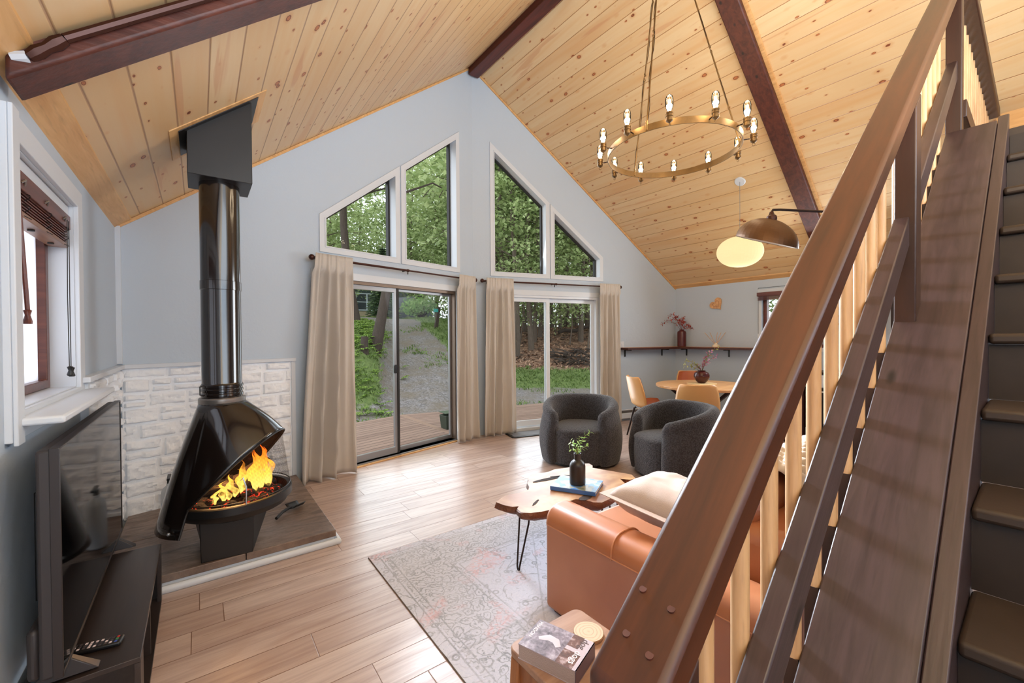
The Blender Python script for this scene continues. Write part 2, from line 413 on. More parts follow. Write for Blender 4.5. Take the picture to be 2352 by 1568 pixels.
MB().hexa([(XE-.06, YB, zc(XE-.06)-.012), (XE, YB, zc(XE)-.012), (XE, YC, zc(XE)-.012), (XE-.06, YC+.01, zc(XE-.06)-.012), (XE-.06, YB, zc(XE-.06)+.02), (XE, YB, zc(XE)+.02), (XE, YC, zc(XE)+.02), (XE-.06, YC+.01, zc(XE-.06)+.02)]).build('trim_4', M['pineplain'], kind='structure')
MB().box(XL, YC-.018, 1.22, XL+.03, YC+.02, ZE).build('trim_5', M['white'], kind='structure')
# beams
mb = MB().box(XR-.078, YB, 5.035, XR+.078, YC+PR-.045, 5.24)
tag(mb.build('ridge_beam', M['beam_y'], bevel=.008, kind='structure'), 'dark brown ridge beam running along the peak of the pine ceiling', 'beam')
def rafter(nm, xa, xb, y0, y1, d, lab):
    mb = MB().hexa([(xa, y0, zc(xa)-d), (xb, y0, zc(xb)-d), (xb, y1, zc(xb)-d), (xa, y1, zc(xa)-d), (xa, y0, zc(xa)+.05), (xb, y0, zc(xb)+.05), (xb, y1, zc(xb)+.05), (xa, y1, zc(xa)+.05)])
    o = mb.build(nm, M['beam'], bevel=.012, kind='structure', sub=0); return tag(o, lab, 'beam')
rafter('rafter_beam', XL+.03, XR-.075, 1.90, 2.06, .085, 'dark rafter beam crossing the left pine slope above the window')
rafter('rafter_beam.001', XR+.075, XE-.02, 1.835, 2.02, .085, 'dark rafter beam crossing the right pine slope behind the chandelier')
MB().hexa([(XR+.1, 1.80, zc(XR+.1)-.022), (XE-.1, 1.80, zc(XE-.1)-.022), (XE-.1, 1.835, zc(XE-.1)-.022), (XR+.1, 1.835, zc(XR+.1)-.022), (XR+.1, 1.80, zc(XR+.1)), (XE-.1, 1.80, zc(XE-.1)), (XE-.1, 1.835, zc(XE-.1)), (XR+.1, 1.835, zc(XR+.1))]).build('trim_6', M['pineplain'], kind='structure')
# brown conduit clipped along the left rafter
t_ = thing('electrical_conduit', 'thin brown cable conduit clipped along the left rafter beam', 'conduit', (0, 0, 0))
cp = [(x, 1.885, zc(x)-.028) for x in (XL+.16, .6, 1.5, 2.9)]
MB().tube(cp, .014, 8).build('pipe', M['bronze'], t_)
cf = [(XL+.16-.02*k, 1.885+.004*k, zc(XL+.16-.02*k)-.03-.003*k) for k in range(5)]
mbx = MB(); mbx.tube(cf, [.016, .021, .016, .021, .016], 8); mbx.build('flexible_joint', M['bronze'], t_)
MB().tube([cf[-1], (cf[-1][0]-.035, cf[-1][1]+.01, cf[-1][2]-.01)], .017, 8).build('connector', M['white'], t_, label='white end connector')

# ------------------------------------------------------------------ gable windows
def gable_window(n, poly, side, lab):
    o = struct('window_%d' % n, lab, 'window'); f = lambda u, w, d: gable(u, w, d, side)
    inn = inset(poly, CAS)
    MB().ring(poly, inn, f, -.014, .002).build('casing', M['white'], o, bevel=.004)
    MB().ring(inset(poly, CAS-.008), inset(poly, CAS+.004), f, -.02, .10).build('jamb', M['white'], o)
    i2 = inset(poly, CAS+.004)
    MB().ring(i2, inset(i2, .022), f, .10, .15).build('sash', M['gasket'], o, label='dark sash edge')
    g = inset(i2, .02); MB().add([f(u, w, .125) for u, w in g], [tuple(range(len(g)))]).build('pane', M['glass'], o, fix=False, sharp=0)
gable_window(1, W1, 'l', 'low slanted white framed window left of the tall slanted one')
gable_window(2, W2, 'l', 'tall slanted white framed window left of the ridge beam')
gable_window(3, W3, 'r', 'tall slanted white framed window right of the ridge beam')
gable_window(4, W4, 'r', 'small triangular white framed window at far right of the gable')

# ------------------------------------------------------------------ sliding doors
def rect(a, b, c, d): return [(a, b), (c, b), (c, d), (a, d)]
def fr(side): return lambda u, w, d: gable(u, w, d, side)
def slider_panel(o, side, x0, x1, z0, z1, d, sw, m, nm, lab, bot=None, top=None):
    f = fr(side); bot = bot or sw; top = top or sw
    p = MB().ring(rect(x0, z0, x1, z1), rect(x0+sw, z0+bot, x1-sw, z1-top), f, d, d+.034).build(nm, m, o, bevel=.003, label=lab)
    g = rect(x0+sw-.004, z0+bot-.004, x1-sw+.004, z1-top+.004)
    MB().add([f(u, w, d+.017) for u, w in g], [(0, 1, 2, 3)]).build('pane', M['glass'], p, fix=False, sharp=0)
    return p
dl = struct('door_1', 'aluminium sliding glass door in the left half of the gable, facing the gravel drive', 'door')
f = fr('l')
MB().ring(rect(.90, 0.0, 2.90, 2.095), rect(1.0, 0.0, 2.80, 2.02), f, -.012, .0).build('casing', M['white'], dl, bevel=.003)
mb = MB(); mb.ring(rect(1.0, .0, 2.80, 2.02), rect(1.02, .022, 2.78, 1.985), f, .01, .13); mb.build('frame', M['alum'], dl)
mb = MB(); mb.prism(rect(1.0, -.01, 2.80, .022), f, -.015, .13); mb.build('threshold', M['alumgrey'], dl)
mb = MB(); mb.prism(rect(1.0, -.002, 2.80, .012), f, -.05, -.015); mb.build('floor_strip', M['pineplain'], dl)
p1 = slider_panel(dl, 'l', 1.02, 1.925, .03, 1.985, .035, .060, M['alumgrey'], 'sliding_panel', None, .075, .05)
p2 = slider_panel(dl, 'l', 1.895, 2.78, .03, 1.985, .080, .030, M['alumgrey'], 'fixed_panel', None, .05, .03)
MB().prism(rect(1.898, .03, 1.927, 1.985), f, .028, .06).build('mullion', M['gasket'], dl)
h = MB(); h.prism(rect(1.852, .98, 1.885, 1.08), f, .008, .035); h.prism(rect(1.835, .99, 1.852, 1.07), f, -.004, .012); h.build('handle', M['blackp'], p1, bevel=.004)
dr = struct('door_2', 'white vinyl sliding glass door in the right half of the gable, behind the barrel chair', 'door')
f = fr('r')
MB().ring(rect(3.38, 0.0, 5.25, 2.095), rect(3.46, 0.0, 5.17, 2.02), f, -.012, .0).build('casing', M['white'], dr, bevel=.003)
MB().ring(rect(3.46, .0, 5.17, 2.02), rect(3.51, .04, 5.12, 1.985), f, .0, .13).build('frame', M['vinyl'], dr, bevel=.003)
MB().prism(rect(3.46, -.01, 5.17, .05), f, -.03, .13).build('threshold', M['vinyl'], dr, bevel=.003)
slider_panel(dr, 'r', 3.50, 4.32, .06, 1.985, .035, .058, M['vinyl'], 'sliding_panel', None, .085, .06)
slider_panel(dr, 'r', 4.26, 5.13, .06, 1.985, .080, .055, M['vinyl'], 'fixed_panel', None, .085, .06)

# ------------------------------------------------------------------ left wall window with raised blind
wl = struct('window_5', 'brown framed window in the left wall above the television', 'window')
fx = lambda u, w, d: (XL+d, u, w)
MB().ring(rect(1.965, 1.08, 3.015, 2.135), rect(2.06, 1.17, 2.92, 2.05), fx, -.002, .018).build('casing', M['white'], wl, bevel=.003)
MB().prism(rect(1.965, 1.07, 2.03, 2.135), fx, .018, .03).build('side_board', M['white'], wl, bevel=.003)
MB().ring(rect(2.055, 1.165, 2.925, 2.055), rect(2.065, 1.175, 2.915, 2.045), fx, -.15, .0).build('jamb', M['white'], wl)
MB().box(XL-.10, 2.0, 1.125, XL+.125, 3.03, 1.152).build('sill', M['white'], wl, bevel=.008)
s_ = MB().ring(rect(2.066, 1.176, 2.914, 2.044), rect(2.11, 1.215, 2.868, 2.0), fx, -.145, -.085).build('sash', wood('window_brown', (104, 52, 36), (76, 34, 24), .3), wl, bevel=.004)
MB().box(XL-.085, 2.07, 1.153, XL-.02, 2.905, 1.172).build('inner_sill', M['bronze'], wl, bevel=.003)
MB().add([fx(u, w, -.115) for u, w in rect(2.11, 1.215, 2.868, 2.0)], [(0, 1, 2, 3)]).build('pane', M['frost'], wl, fix=False, sharp=0)
MB().prism(rect(2.40, 1.215, 2.47, 2.0), fx, -.13, -.10).build('meeting_stile', M['alum'], s_)
bl = thing('wooden_blind', 'raised brown wooden slat blind bunched at the top of the left wall window', 'blind', (0, 0, 0))
M['blind'] = wood('blind_brown', (112, 56, 38), (84, 38, 26), .35, 1.2, 1)
MB().box(XL-.075, 2.07, 1.985, XL-.015, 2.91, 2.04).build('headrail', M['white'], bl)
MB().box(XL-.022, 2.07, 1.93, XL-.008, 2.91, 1.995).build('valance', M['blind'], bl, bevel=.003)
mb = MB()
for k in range(9): mb.box(XL-.078, 2.085, 1.868+k*.0115, XL-.018, 2.9, 1.868+k*.0115+.0045)
mb.build('slat_stack', M['blind'], bl)
mb = MB().box(XL-.08, 2.08, 1.842, XL-.016, 2.905, 1.862); mb.build('bottom_rail', wood('blind_light', (150, 110, 84), (122, 82, 60), .35, 1.2, 1), bl, bevel=.003)
for k, yy in enumerate((2.22, 2.5, 2.78)):
    MB().tube([(XL-.05, yy, 1.862), (XL-.05, yy, 1.836)], .011, 10).build('cord_plug', M['gasket'], bl)
    MB().tube([(XL-.008, yy-.02, 1.95), (XL-.001, yy, 1.965), (XL-.008, yy+.02, 1.95)], .004, 6).build('clip', M['graymetal'], bl)
    MB().tube([(XL-.012+.014*math.sin(q*.9), yy+.05+.012*math.cos(q*1.7), 1.93-q*.006) for q in range(16)], .0016, 5).build('ladder_cord', M['gasket'], bl)
w_ = MB().tube([(XL+.004, 2.10, 1.96), (XL+.02, 2.118, 1.50)], .0065, 8).build('wand', M['blind'], bl)
MB().lathe([(.004, .03), (.011, .026), (.007, .01), (.012, -.012), (.011, -.02)], 10, (XL+.02, 2.118, 1.475)).build('tassel', M['blind'], w_)
for k, yy in enumerate((2.735, 2.765)):
    c_ = MB().tube([(XL+.006, yy+.03, 1.95), (XL+.008, yy+.012*k, 1.6), (XL+.010, yy, 1.27-.006*k)], .0018, 5).build('pull_cord', M['gasket'], bl)
    MB().lathe([(.003, .02), (.011, .016), (.006, .0), (.012, -.02), (.009, -.024)], 10, (XL+.012, yy, 1.262-.006*k)).build('tassel', M['blackp'], c_)

# ------------------------------------------------------------------ right wall window, shelf, heater, switch
wr = struct('window_6', 'small brown framed window with raised blind in the right wall', 'window')
fxr = lambda u, w, d: (XE-d, u, w)
MB().ring(rect(1.92, 1.17, 2.85, 2.08), rect(1.95, 1.22, 2.80, 2.03), fxr, -.002, .016).build('casing', M['white'], wr)
MB().ring(rect(1.955, 1.225, 2.795, 2.025), rect(2.0, 1.27, 2.75, 1.98), fxr, -.12, -.05).build('sash', M['blind'], wr)
MB().add([fxr(u, w, -.09) for u, w in rect(2.0, 1.27, 2.75, 1.98)], [(0, 1, 2, 3)]).build('pane', M['glass'], wr, fix=False, sharp=0)
b2 = thing('wooden_blind', 'raised brown wooden blind on the right wall window beside the wooden heart', 'blind', (0, 0, 0))
MB().box(XE-.075, 1.93, 1.975, XE-.02, 2.84, 2.03).build('headrail', M['blind'], b2, bevel=.004)
mb = MB()
for k in range(6): mb.box(XE-.07, 1.95, 1.915+k*.011, XE-.02, 2.83, 1.92+k*.011)
mb.build('slat_stack', M['blind'], b2)
MB().tube([(XE-.03, 2.836, 1.95), (XE-.03, 2.838, 1.6), (XE-.03, 2.836, 1.42)], .0025, 5).build('pull_cord', M['blackp'], b2)
MB().tube([(XE-.005, 2.85, 2.03), (XE-.004, 2.85, 2.10), (XE-.004, 2.3, 2.105), (XE-.004, 1.9, 2.07)], .003, 5).build('wire', M['blackp'], b2)
M['shelfwood'] = wood('shelf_wood', (190, 128, 82), (156, 96, 58), .4, 1.0, 0)
M['darkwood'] = wood('dark_edge_wood', (82, 40, 28), (58, 26, 20), .4)
sh = thing('corner_shelf', 'long dark edged wooden shelf wrapping the corner behind the dining table', 'shelf', (0, 0, 0))
def shelf_poly(dep, zz, t, mt, nm, par, out=0.0):
    a0 = gable(5.56, zz, -.001)[:2]; a1 = (XE-.002, YC-.002); b1 = (XE-.002, 2.86)
    n = (-math.sin(AL), -math.cos(AL))
    q0 = (a0[0]+n[0]*dep, a0[1]+n[1]*dep); q2 = (XE-dep, 2.86)
    # inner corner
    tt = (math.cos(AL), -math.sin(AL)); k = (XE-dep-q0[0])/tt[0]; q1 = (XE-dep, q0[1]+tt[1]*k)
    return MB().prism([a0, a1, b1, q2, q1, q0], lambda u, w, d: (u, w, d), zz, zz+t).build(nm, mt, par, bevel=.003)
shelf_poly(.215, 1.178, .03, M['darkwood'], 'edge_board', sh); shelf_poly(.21, 1.209, .004, M['shelfwood'], 'top', sh)
def bracket(x, y, dx, dy):
    mb = MB(); px, py = -dy*.011, dx*.011
    for (l0, l1, z0, z1) in ((0, .165, 1.163, 1.177), (0, .012, 1.06, 1.163)):
        mb.hexa([(x+dx*a+sg*px, y+dy*a+sg*py, z) for z in (z0, z1) for a, sg in ((l0, -1), (l1, -1), (l1, 1), (l0, 1))])
    mb.build('bracket', M['blackp'], sh)
for X_ in (5.66, 6.42):
    g_ = gable(X_, 0); bracket(g_[0], g_[1]-.002, -math.sin(AL), -math.cos(AL))
for Y_ in (4.0, 3.28): bracket(XE-.002, Y_, -1, 0)
ht = thing('baseboard_heater', 'low white electric baseboard heater under the corner shelf', 'heater', (0, 0, 0))
def gbox(x0, x1, z0, z1, d0, d1): return MB().prism(rect(x0, z0, x1, z1), fr('r'), -d1, -d0)
gbox(5.45, 6.55, .03, .19, 0.001, .012).build('back_plate', M['white'], ht); gbox(5.45, 6.55, .045, .135, .05, .062).build('front_cover', M['white'], ht, bevel=.006)
gbox(5.45, 6.55, .175, .19, .012, .05).build('top_lip', M['white'], ht, bevel=.003); gbox(5.46, 6.54, .05, .17, .012, .048).build('grille', M['graymetal'], ht)
gbox(5.45, 5.47, .0, .19, .012, .062).build('end_cap', M['white'], ht); gbox(6.53, 6.55, .0, .19, .012, .062).build('end_cap', M['white'], ht)
sw = thing('light_switch', 'white wall switch beside the right-hand curtain', 'switch', (0, 0, 0))
gbox(5.575, 5.645, 1.19, 1.31, .0, .006).build('plate', M['white'], sw, bevel=.003); gbox(5.6, 5.62, 1.225, 1.275, .006, .012).build('rocker', M['vinyl'], sw, bevel=.002)
mb = MB().prism(rect(3.3, 0, 3.46, .075), fr('r'), -.014, 0); mb.build('baseboard_front', M['white'], kind='structure')

# ------------------------------------------------------------------ white painted stone wainscot
random.seed(5)
def stones(nm, u0, u1, z0, z1, fn, seed):
    rnd = random.Random(seed); mb = MB(); z = z0
    mb.prism(rect(u0, z0, u1, z1), fn, 0.001, .016)
    rows = []
    while z < z1-.02:
        h = rnd.choice((.08, .11, .135, .155, .12)); h = min(h, z1-z)
        if z1-z-h < .045: h = z1-z
        rows.append((z, h)); z += h
    for (z, h) in rows:
        u = u0 - rnd.uniform(0, .15)
        while u < u1:
            w = rnd.uniform(.12, .34); a, b = max(u, u0), min(u+w, u1)
            u += w
            if b-a < .03: continue
            stack = [(z, h)] if h < .11 or rnd.random() < .5 else [(z, h*.45), (z+h*.45, h*.55)]
            for (zz, hh) in stack:
                g = .006; dep = rnd.uniform(.026, .046); nu = max(5, int((b-a)/.013)); nv = max(5, int(hh/.012)); sd = rnd.uniform(0, 99)
                tl, tu = rnd.uniform(-.12, .12), rnd.uniform(-.05, .05)
                def P(i, j):
                    x, y = i/nu, j/nv; X_, Y_ = x*(b-a), y*hh; e = min(i, nu-i, j, nv-j)
                    nn = noise.noise(Vector((X_*16+sd, Y_*20, sd))); n2 = abs(noise.noise(Vector((X_*30+sd, Y_*34+2, sd+5))))
                    d = .010 if e == 0 else dep + .013*nn - .012*n2 + tl*(Y_-hh/2) + tu*(X_-(b-a)/2) + .004*noise.noise(Vector((X_*90, Y_*90+sd, 2)))
                    if e == 1: d -= .004
                    jx = .007*noise.noise(Vector((X_*14+sd, Y_*14, 1.7))) if e == 0 else .004*noise.noise(Vector((X_*14+sd, Y_*14, 1.7)))
                    return fn(a+g+(b-a-2*g)*x+jx, zz+g+(hh-2*g)*y+jx, max(d, .008))
                vs = [P(i, j) for i in range(nu+1) for j in range(nv+1)]
                mb.add(vs, [(i*(nv+1)+j, (i+1)*(nv+1)+j, (i+1)*(nv+1)+j+1, i*(nv+1)+j+1) for i in range(nu) for j in range(nv)])
    return mb.build(nm, M['stone'], kind='structure', sharp=22, fix=False)
o = stones('wall_front_stone', XL+.02, .70, .06, 1.185, lambda u, w, d: gable(u, w, -d, 'l'), 11)
tag(o, 'white painted rough stone wainscot behind the black fireplace', 'stone wall')
o = stones('wall_left_stone', 3.03, YC-.02, .06, 1.185, lambda u, w, d: (XL+d, u, w), 23)
tag(o, 'white painted stone strip on the left wall behind the television', 'stone wall')
f = fr('l')
mb = MB(); mb.prism(rect(XL, 1.185, .735, 1.213), f, -.045, 0); mb.prism(rect(.70, .06, .735, 1.185), f, -.03, 0); mb.build('trim_7', M['white'], kind='structure', bevel=.003)
MB().box(XL, 2.96, 1.185, XL+.045, YC, 1.213).build('trim_8', M['white'], kind='structure', bevel=.003)
MB().box(XL, 3.0, .06, XL+.03, 3.03, 1.185).build('trim_9', M['white'], kind='structure')

# ------------------------------------------------------------------ staircase with banister
PSI = 0.0306; S_ = 0.8137
BB, HR, MR = -0.0955, 0.6776, 0.2515
st = thing('staircase', 'brown painted wooden staircase with pale balusters rising along the right side', 'staircase', (0, 0, 0), PSI)
def sbox(mb, u0, u1, v0, v1, zt, T, cut0=0, cut1=0):
    f = lambda u, d: zt+S_*u-d
    return mb.hexa([(u0, v0, f(u0, T)), (u1, v0, f(u1, T)), (u1, v1, f(u1, T)), (u0, v1, f(u0, T)), (u0, v0, f(u0, 0)), (u1, v0, f(u1, 0)), (u1, v1, f(u1, 0)), (u0, v1, f(u0, 0))])
sbox(MB(), .16, 3.10, .138, .312, BB, .05).build('cap_board', M['stair'], st, bevel=.003)
sbox(MB(), .30, 3.16, .102, .1375, BB-.012, .34).build('inner_stringer', M['stair'], st, bevel=.003)
sbox(MB(), .30, 3.10, .27, .305, BB-.052, .25).build('outer_stringer', M['stair'], st, bevel=.003)
sbox(MB(), .35, 3.16, -.84, -.81, BB-.012, .34).build('wall_stringer', M['stair'], st)
UN = lambda k: 1.186+.2458*(k-4)
for k in range(1, 12):
    u = UN(k); z = .2*k
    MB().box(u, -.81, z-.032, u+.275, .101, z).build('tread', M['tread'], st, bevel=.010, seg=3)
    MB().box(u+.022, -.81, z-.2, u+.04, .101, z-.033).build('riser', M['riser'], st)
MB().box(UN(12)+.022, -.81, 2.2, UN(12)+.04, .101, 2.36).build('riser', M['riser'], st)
# newels, handrail, middle rail
def newel(u0, u1, v0, v1, z0, z1, z1b=None, par=st):
    MB().hexa([(u0, v0, z0), (u1, v0, z0), (u1, v1, z0), (u0, v1, z0), (u0, v0, z1), (u1, v0, z1b or z1), (u1, v1, z1b or z1), (u0, v1, z1)]).build('newel_post', M['newel'], par, bevel=.004)
hz = lambda u: HR-.072+S_*u
newel(.405, .495, .258, .342, 0.0, hz(.405), hz(.495))
newel(1.888, 1.975, .256, .311, BB+S_*1.888-.02, hz(1.888), hz(1.975))
sbox(MB(), .387, 3.17, .255, .346, HR, .071).build('handrail', M['rail'], st, bevel=.010, seg=3)
for a, b in ((.496, 1.887), (1.976, 3.12)):
    sbox(MB(), a, b, .272, .312, MR, .097).build('middle_rail', M['stair'], st, bevel=.004)
for (u, v) in ((.477, .326), (.473, .283), (.433, .320), (.428, .284)):
    zt = HR+S_*u
    MB().tube([(u+.003, v, zt-.008), (u-.0005, v, zt+.0010)], .0050, 12).build('bolt_plug', M['darkwood'], st)
n = 0
while True:
    u = .640+.1277*n; n += 1
    if u > 3.06: break
    if abs(u-1.932) < .062: continue
    zb = BB+S_*u-.02
    b = MB().tube([(u, .328, zb), (u, .328, hz(u)+.012)], .0152, 12, cap=True).build('baluster', M['oak'], st)
    MB().box(u-.014, .315, zb-.20, u+.014, .342, zb).build('painted_foot', M['newel'], b, label='dark painted baluster foot')
# loft level guard beyond the top newel
lg = thing('loft_railing', 'level brown loft railing with pale balusters beyond the top of the stairs', 'railing', (0, 0, 0), PSI)
newel(3.118, 3.20, .257, .316, 2.40, 3.31, par=lg)
MB().box(3.15, .226, 3.22, 5.44, .316, 3.295).build('handrail', M['newel'], lg, bevel=.008)
MB().box(3.196, .245, 2.52, 5.44, .285, 2.61).build('bottom_rail', M['newel'], lg, bevel=.004)
n = 0
while 3.29+.1277*n < 5.40:
    u = 3.29+.1277*n; n += 1
    MB().tube([(u, .300, 2.42), (u, .300, 3.225)], .0152, 12).build('baluster', M['oak'], lg)
# loft floor, knee wall and the wall beside the stairs
MB().box(3.19, YB, 2.17, XE+.05, .42, 2.40).build('floor_loft', M['tread'], kind='structure')
MB().box(5.47, YB, 2.401, 5.50, .42, zc(5.5)+.02).build('wall_loft', M['pineplain'], kind='structure')
MB().box(.35, -.93, 0.0, XE, -.855, 2.169).build('wall_stair', M['wall'], kind='structure')

# ------------------------------------------------------------------ hearth
def slate():
    t = NT('hearth_slate'); p = t.pos(); x, y, z = t.sep(p)
    g = t.noise(t.scale(p, (3.0, 8.0, 3.0)), 1.6, 5.0, 0.62, 0.8); g2 = t.noise(p, 40.0, 3.0)
    col = t.mix(t.map(g, 0.34, 0.66), lin(138, 116, 100), lin(96, 78, 68))
    col = t.mix(t.map(t.noise(p, 2.2, 2.0), 0.5, 0.7, 0.0, 0.6), col, lin(116, 108, 106))
    col = t.mix(t.map(g2, 0.5, 0.8, 0.0, 0.4), col, lin(70, 56, 50))
    t.bsdf(col, t.map(g, 0.3, 0.7, 0.28, 0.5), 0, t.bump(t.math('ADD', g, t.math('MULTIPLY', g2, 0.3)), 0.5, 0.008)); return t.m
M['slate'] = slate()
he = thing('hearth', 'low brown slate hearth platform edged in white under the fireplace', 'hearth', (0, 0, 0))
hx0, hx1, hy0 = -.435, .735, 3.0
M['hedge'] = plain('hearth_rough_edge', (92, 74, 62), 0.7, bump=.8, bscale=40, var=.2)
def hback(x): return gable(x, 0)[1]-.055
mb = MB(); mb.prism([(hx0, hy0+.012), (hx1-.012, hy0+.012), (hx1-.012, hback(hx1)), (hx0, hback(hx0))], lambda u, w, d: (u, w, d), 0, .055); mb.build('base', M['white'], he)
xs = [hx0, .215, hx1]; ysplit = 3.62
for a, b in zip(xs, xs[1:]):
    MB().prism([(a+.002, hy0), (b-.002, hy0), (b-.002, ysplit-.002), (a+.002, ysplit-.002)], lambda u, w, d: (u, w, d), .056, .1).build('slab', M['slate'], he, bevel=.004)
    MB().prism([(a+.002, ysplit+.002), (b-.002, ysplit+.002), (b-.002, hback(b)-.005), (a+.002, hback(a)-.005)], lambda u, w, d: (u, w, d), .056, .1).build('slab', M['slate'], he, bevel=.004)
MB().tube([(hx0, hy0-.006, .022), (hx1+.012, hy0-.006, .022), (hx1+.012, hback(hx1), .022)], .022, 10).build('edge_moulding', M['white'], he)

# ------------------------------------------------------------------ cone fireplace
fp = thing('cone_fireplace', 'black conical hooded fireplace with a lit fire on the slate hearth', 'fireplace', (.115, 3.19, .1), math.atan2(-.5, .87))
RB, BC = .312, .062         # bowl radius and how far its centre stands in front of the pipe
def rim_z(th):     # lower edge of the hood by angle from the front
    a = abs(th)
    if a < R(94): return .352 + .368*max(0.0, math.cos(a*.955))**1.05
    k = min(1, (a-R(94))/R(5)); return .352 - .150*k
def bowl_r(th, e=0.0): return BC*math.cos(th)+math.sqrt((RB+e)**2-(BC*math.sin(th))**2)
def hood_pt(u, v):
    th = -PI+2*PI*u; zb = rim_z(th)
    rb = bowl_r(th, .014)-.05*(zb-.352)/.37 if zb >= .352 else bowl_r(R(94), .014)+(.345-bowl_r(R(94), .014))*(.352-zb)/.150-.03*max(0, (abs(th)-R(120))/R(60))
    q = v; r = .118+(rb-.118)*q; z = .915+(zb-.915)*q
    fl = .016*math.sin(PI*q)*(1+.35*math.cos(6*th))      # the sheet swells a little between the seams
    return (( r+fl)*math.cos(th), (r+fl)*math.sin(th), z)
h = MB(); h.grid(hood_pt, 144, 14, cu=True); hood = h.build('hood', M['black'], fp, sharp=60, solid=.004)
MB().tube([(hood_pt(.5+t/200, 1)) for t in range(-55, 56)], .006, 6).build('hood_lip', M['blackmat'], hood)
for th in (R(108), R(-108)):
    MB().ell((math.cos(th)*(.350), math.sin(th)*(.350), .235), (.009, .009, .009), 8, 6).build('screw', M['steel'], hood)
MB().lathe([(.121, .90), (.124, .905), (.124, .935), (.119, .94)], 32).build('collar', M['graymetal'], fp)
pp = [(.106, .93)]
for zz in (.958, .985, 1.012): pp += [(.108, zz-.01), (.112, zz-.006), (.112, zz+.006), (.108, zz+.01)]
pp += [(.105, 1.03), (.105, 1.60), (.108, 1.602), (.108, 1.655), (.105, 1.657), (.105, 2.26)]
pipe = MB().lathe(pp, 40).build('stove_pipe', M['black'], fp, sharp=30)
a_ = R(-120); MB().tube([(math.cos(a_)*.107, math.sin(a_)*.107, 1.02), (math.cos(a_)*.13, math.sin(a_)*.13, 1.015), (math.cos(a_)*.13, math.sin(a_)*.13, .965), (math.cos(a_)*.108, math.sin(a_)*.108, .958)], .004, 6).build('damper_handle', M['blackmat'], pipe)
bowl = MB().lathe([(.02, .215), (.20, .225), (.29, .262), (RB, .30), (RB+.004, .335), (RB, .348), (RB-.02, .348), (RB-.03, .31), (.25, .285), (.02, .27)], 64, (BC, 0, 0), cap=True).build('bowl', M['blackmat'], fp)
MB().lathe([(RB+.003, .300), (RB+.010, .303), (RB+.010, .345), (RB+.003, .347)], 64, (BC, 0, 0), cap=False).build('rim_band', M['blackp'], fp)
ca = -math.atan2(-.5, .87)   # undo the turn for the pedestal, whose front face is square to the room
def rot(x, y): return (x*math.cos(ca)-y*math.sin(ca), x*math.sin(ca)+y*math.cos(ca))
pb = [(-.12, -.17), (.135, -.195), (.15, .12), (-.12, .15)]; pt = [(-.125, -.18), (.145, -.205), (.27, .06), (-.17, .17)]
MB().hexa([rot(*p)+(0.001,) for p in pb]+[rot(*p)+(.235,) for p in pt]).build('pedestal', M['blackmat'], fp, bevel=.004)
# mesh screen round the opening
def mesh_mat():
    t = NT('spark_screen'); a = t.n('ShaderNodeBsdfTransparent'); d = t.n('ShaderNodeBsdfDiffuse'); d.inputs[0].default_value = lin(40, 34, 32)
    x, y, z = t.sep(t.obj()); an = t.math('ARCTAN2', y, x)
    p1 = t.math('PINGPONG', t.math('MULTIPLY', an, 110.0), 1.0); p2 = t.math('PINGPONG', t.math('MULTIPLY', z, 260.0), 1.0)
    k = t.math('MAXIMUM', t.math('GREATER_THAN', p1, .72), t.math('GREATER_THAN', p2, .72))
    m = t.n('ShaderNodeMixShader'); t.l(t.math('MULTIPLY', k, .55), m.inputs[0]); t.l(a.outputs[0], m.inputs[1]); t.l(d.outputs[0], m.inputs[2]); t.l(m.outputs[0], t.out.inputs[0]); return t.m
def scr_pt(u, v):
    th = R(-93+186*u); zt = rim_z(th)-.004; z = .365+(zt-.365)*v; r = bowl_r(th, .0)-.05*(z-.352)/.37
    return (r*math.cos(th), r*math.sin(th), z)
scr = MB(); scr.grid(scr_pt, 60, 6); so = scr.build('spark_screen', mesh_mat(), fp, fix=False)
MB().tube([scr_pt(k/40, 0) for k in range(41)], .003, 6).build('screen_wire', M['blackmat'], so)
r_ = bowl_r(R(-45), .004); c_, s2_ = math.cos(R(-45)), math.sin(R(-45))
MB().tube([(r_*c_, r_*s2_, .35), ((r_+.004)*c_, (r_+.004)*s2_, .45), ((r_-.006)*c_-.01, (r_-.006)*s2_-.008, .505), (r_*c_-.022, r_*s2_-.014, .492)], .0038, 6).build('screen_pull', M['steel'], so)
# fire bed, logs, flames
def embers():
    t = NT('glowing_embers'); o = t.obj(); n_ = t.noise(o, 22.0, 4.0, .65, .6); v = t.vor(o, 30.0, 'DISTANCE_TO_EDGE')
    k = t.math('MULTIPLY', t.map(n_, .53, .68), t.map(v, .14, .02))
    b = t.bsdf(lin(34, 24, 22), .85, 0, t.bump(n_, .8, .02)); b.inputs['Emission Color'].default_value = lin(255, 64, 36); t.l(t.math('MULTIPLY', k, 2.2), b.inputs['Emission Strength']); return t.m
M['ember'] = embers()
mb = MB()
rnd = random.Random(3)
for k in range(70):
    a, r = rnd.uniform(0, 2*PI), .25*math.sqrt(rnd.random()); s0 = rnd.uniform(.025, .05)
    c = (BC+r*math.cos(a), r*math.sin(a), .30+.04*(1-r/.26)+rnd.uniform(0, .02)); q = rnd.random()*9
    mb.grid(lambda u, v: (c[0]+s0*(1+.4*blend_noise(u*3, v*3, q, 1))*math.sin(PI*v)*math.cos(2*PI*u), c[1]+s0*math.sin(PI*v)*math.sin(2*PI*u), c[2]-s0*.8*math.cos(PI*v)), 8, 6, cu=True)
mb.build('ember_bed', M['ember'], fp, sharp=25)
M['charlog'] = plain('charred_log', (48, 34, 28), .9, bump=.9, bscale=30, var=.4)
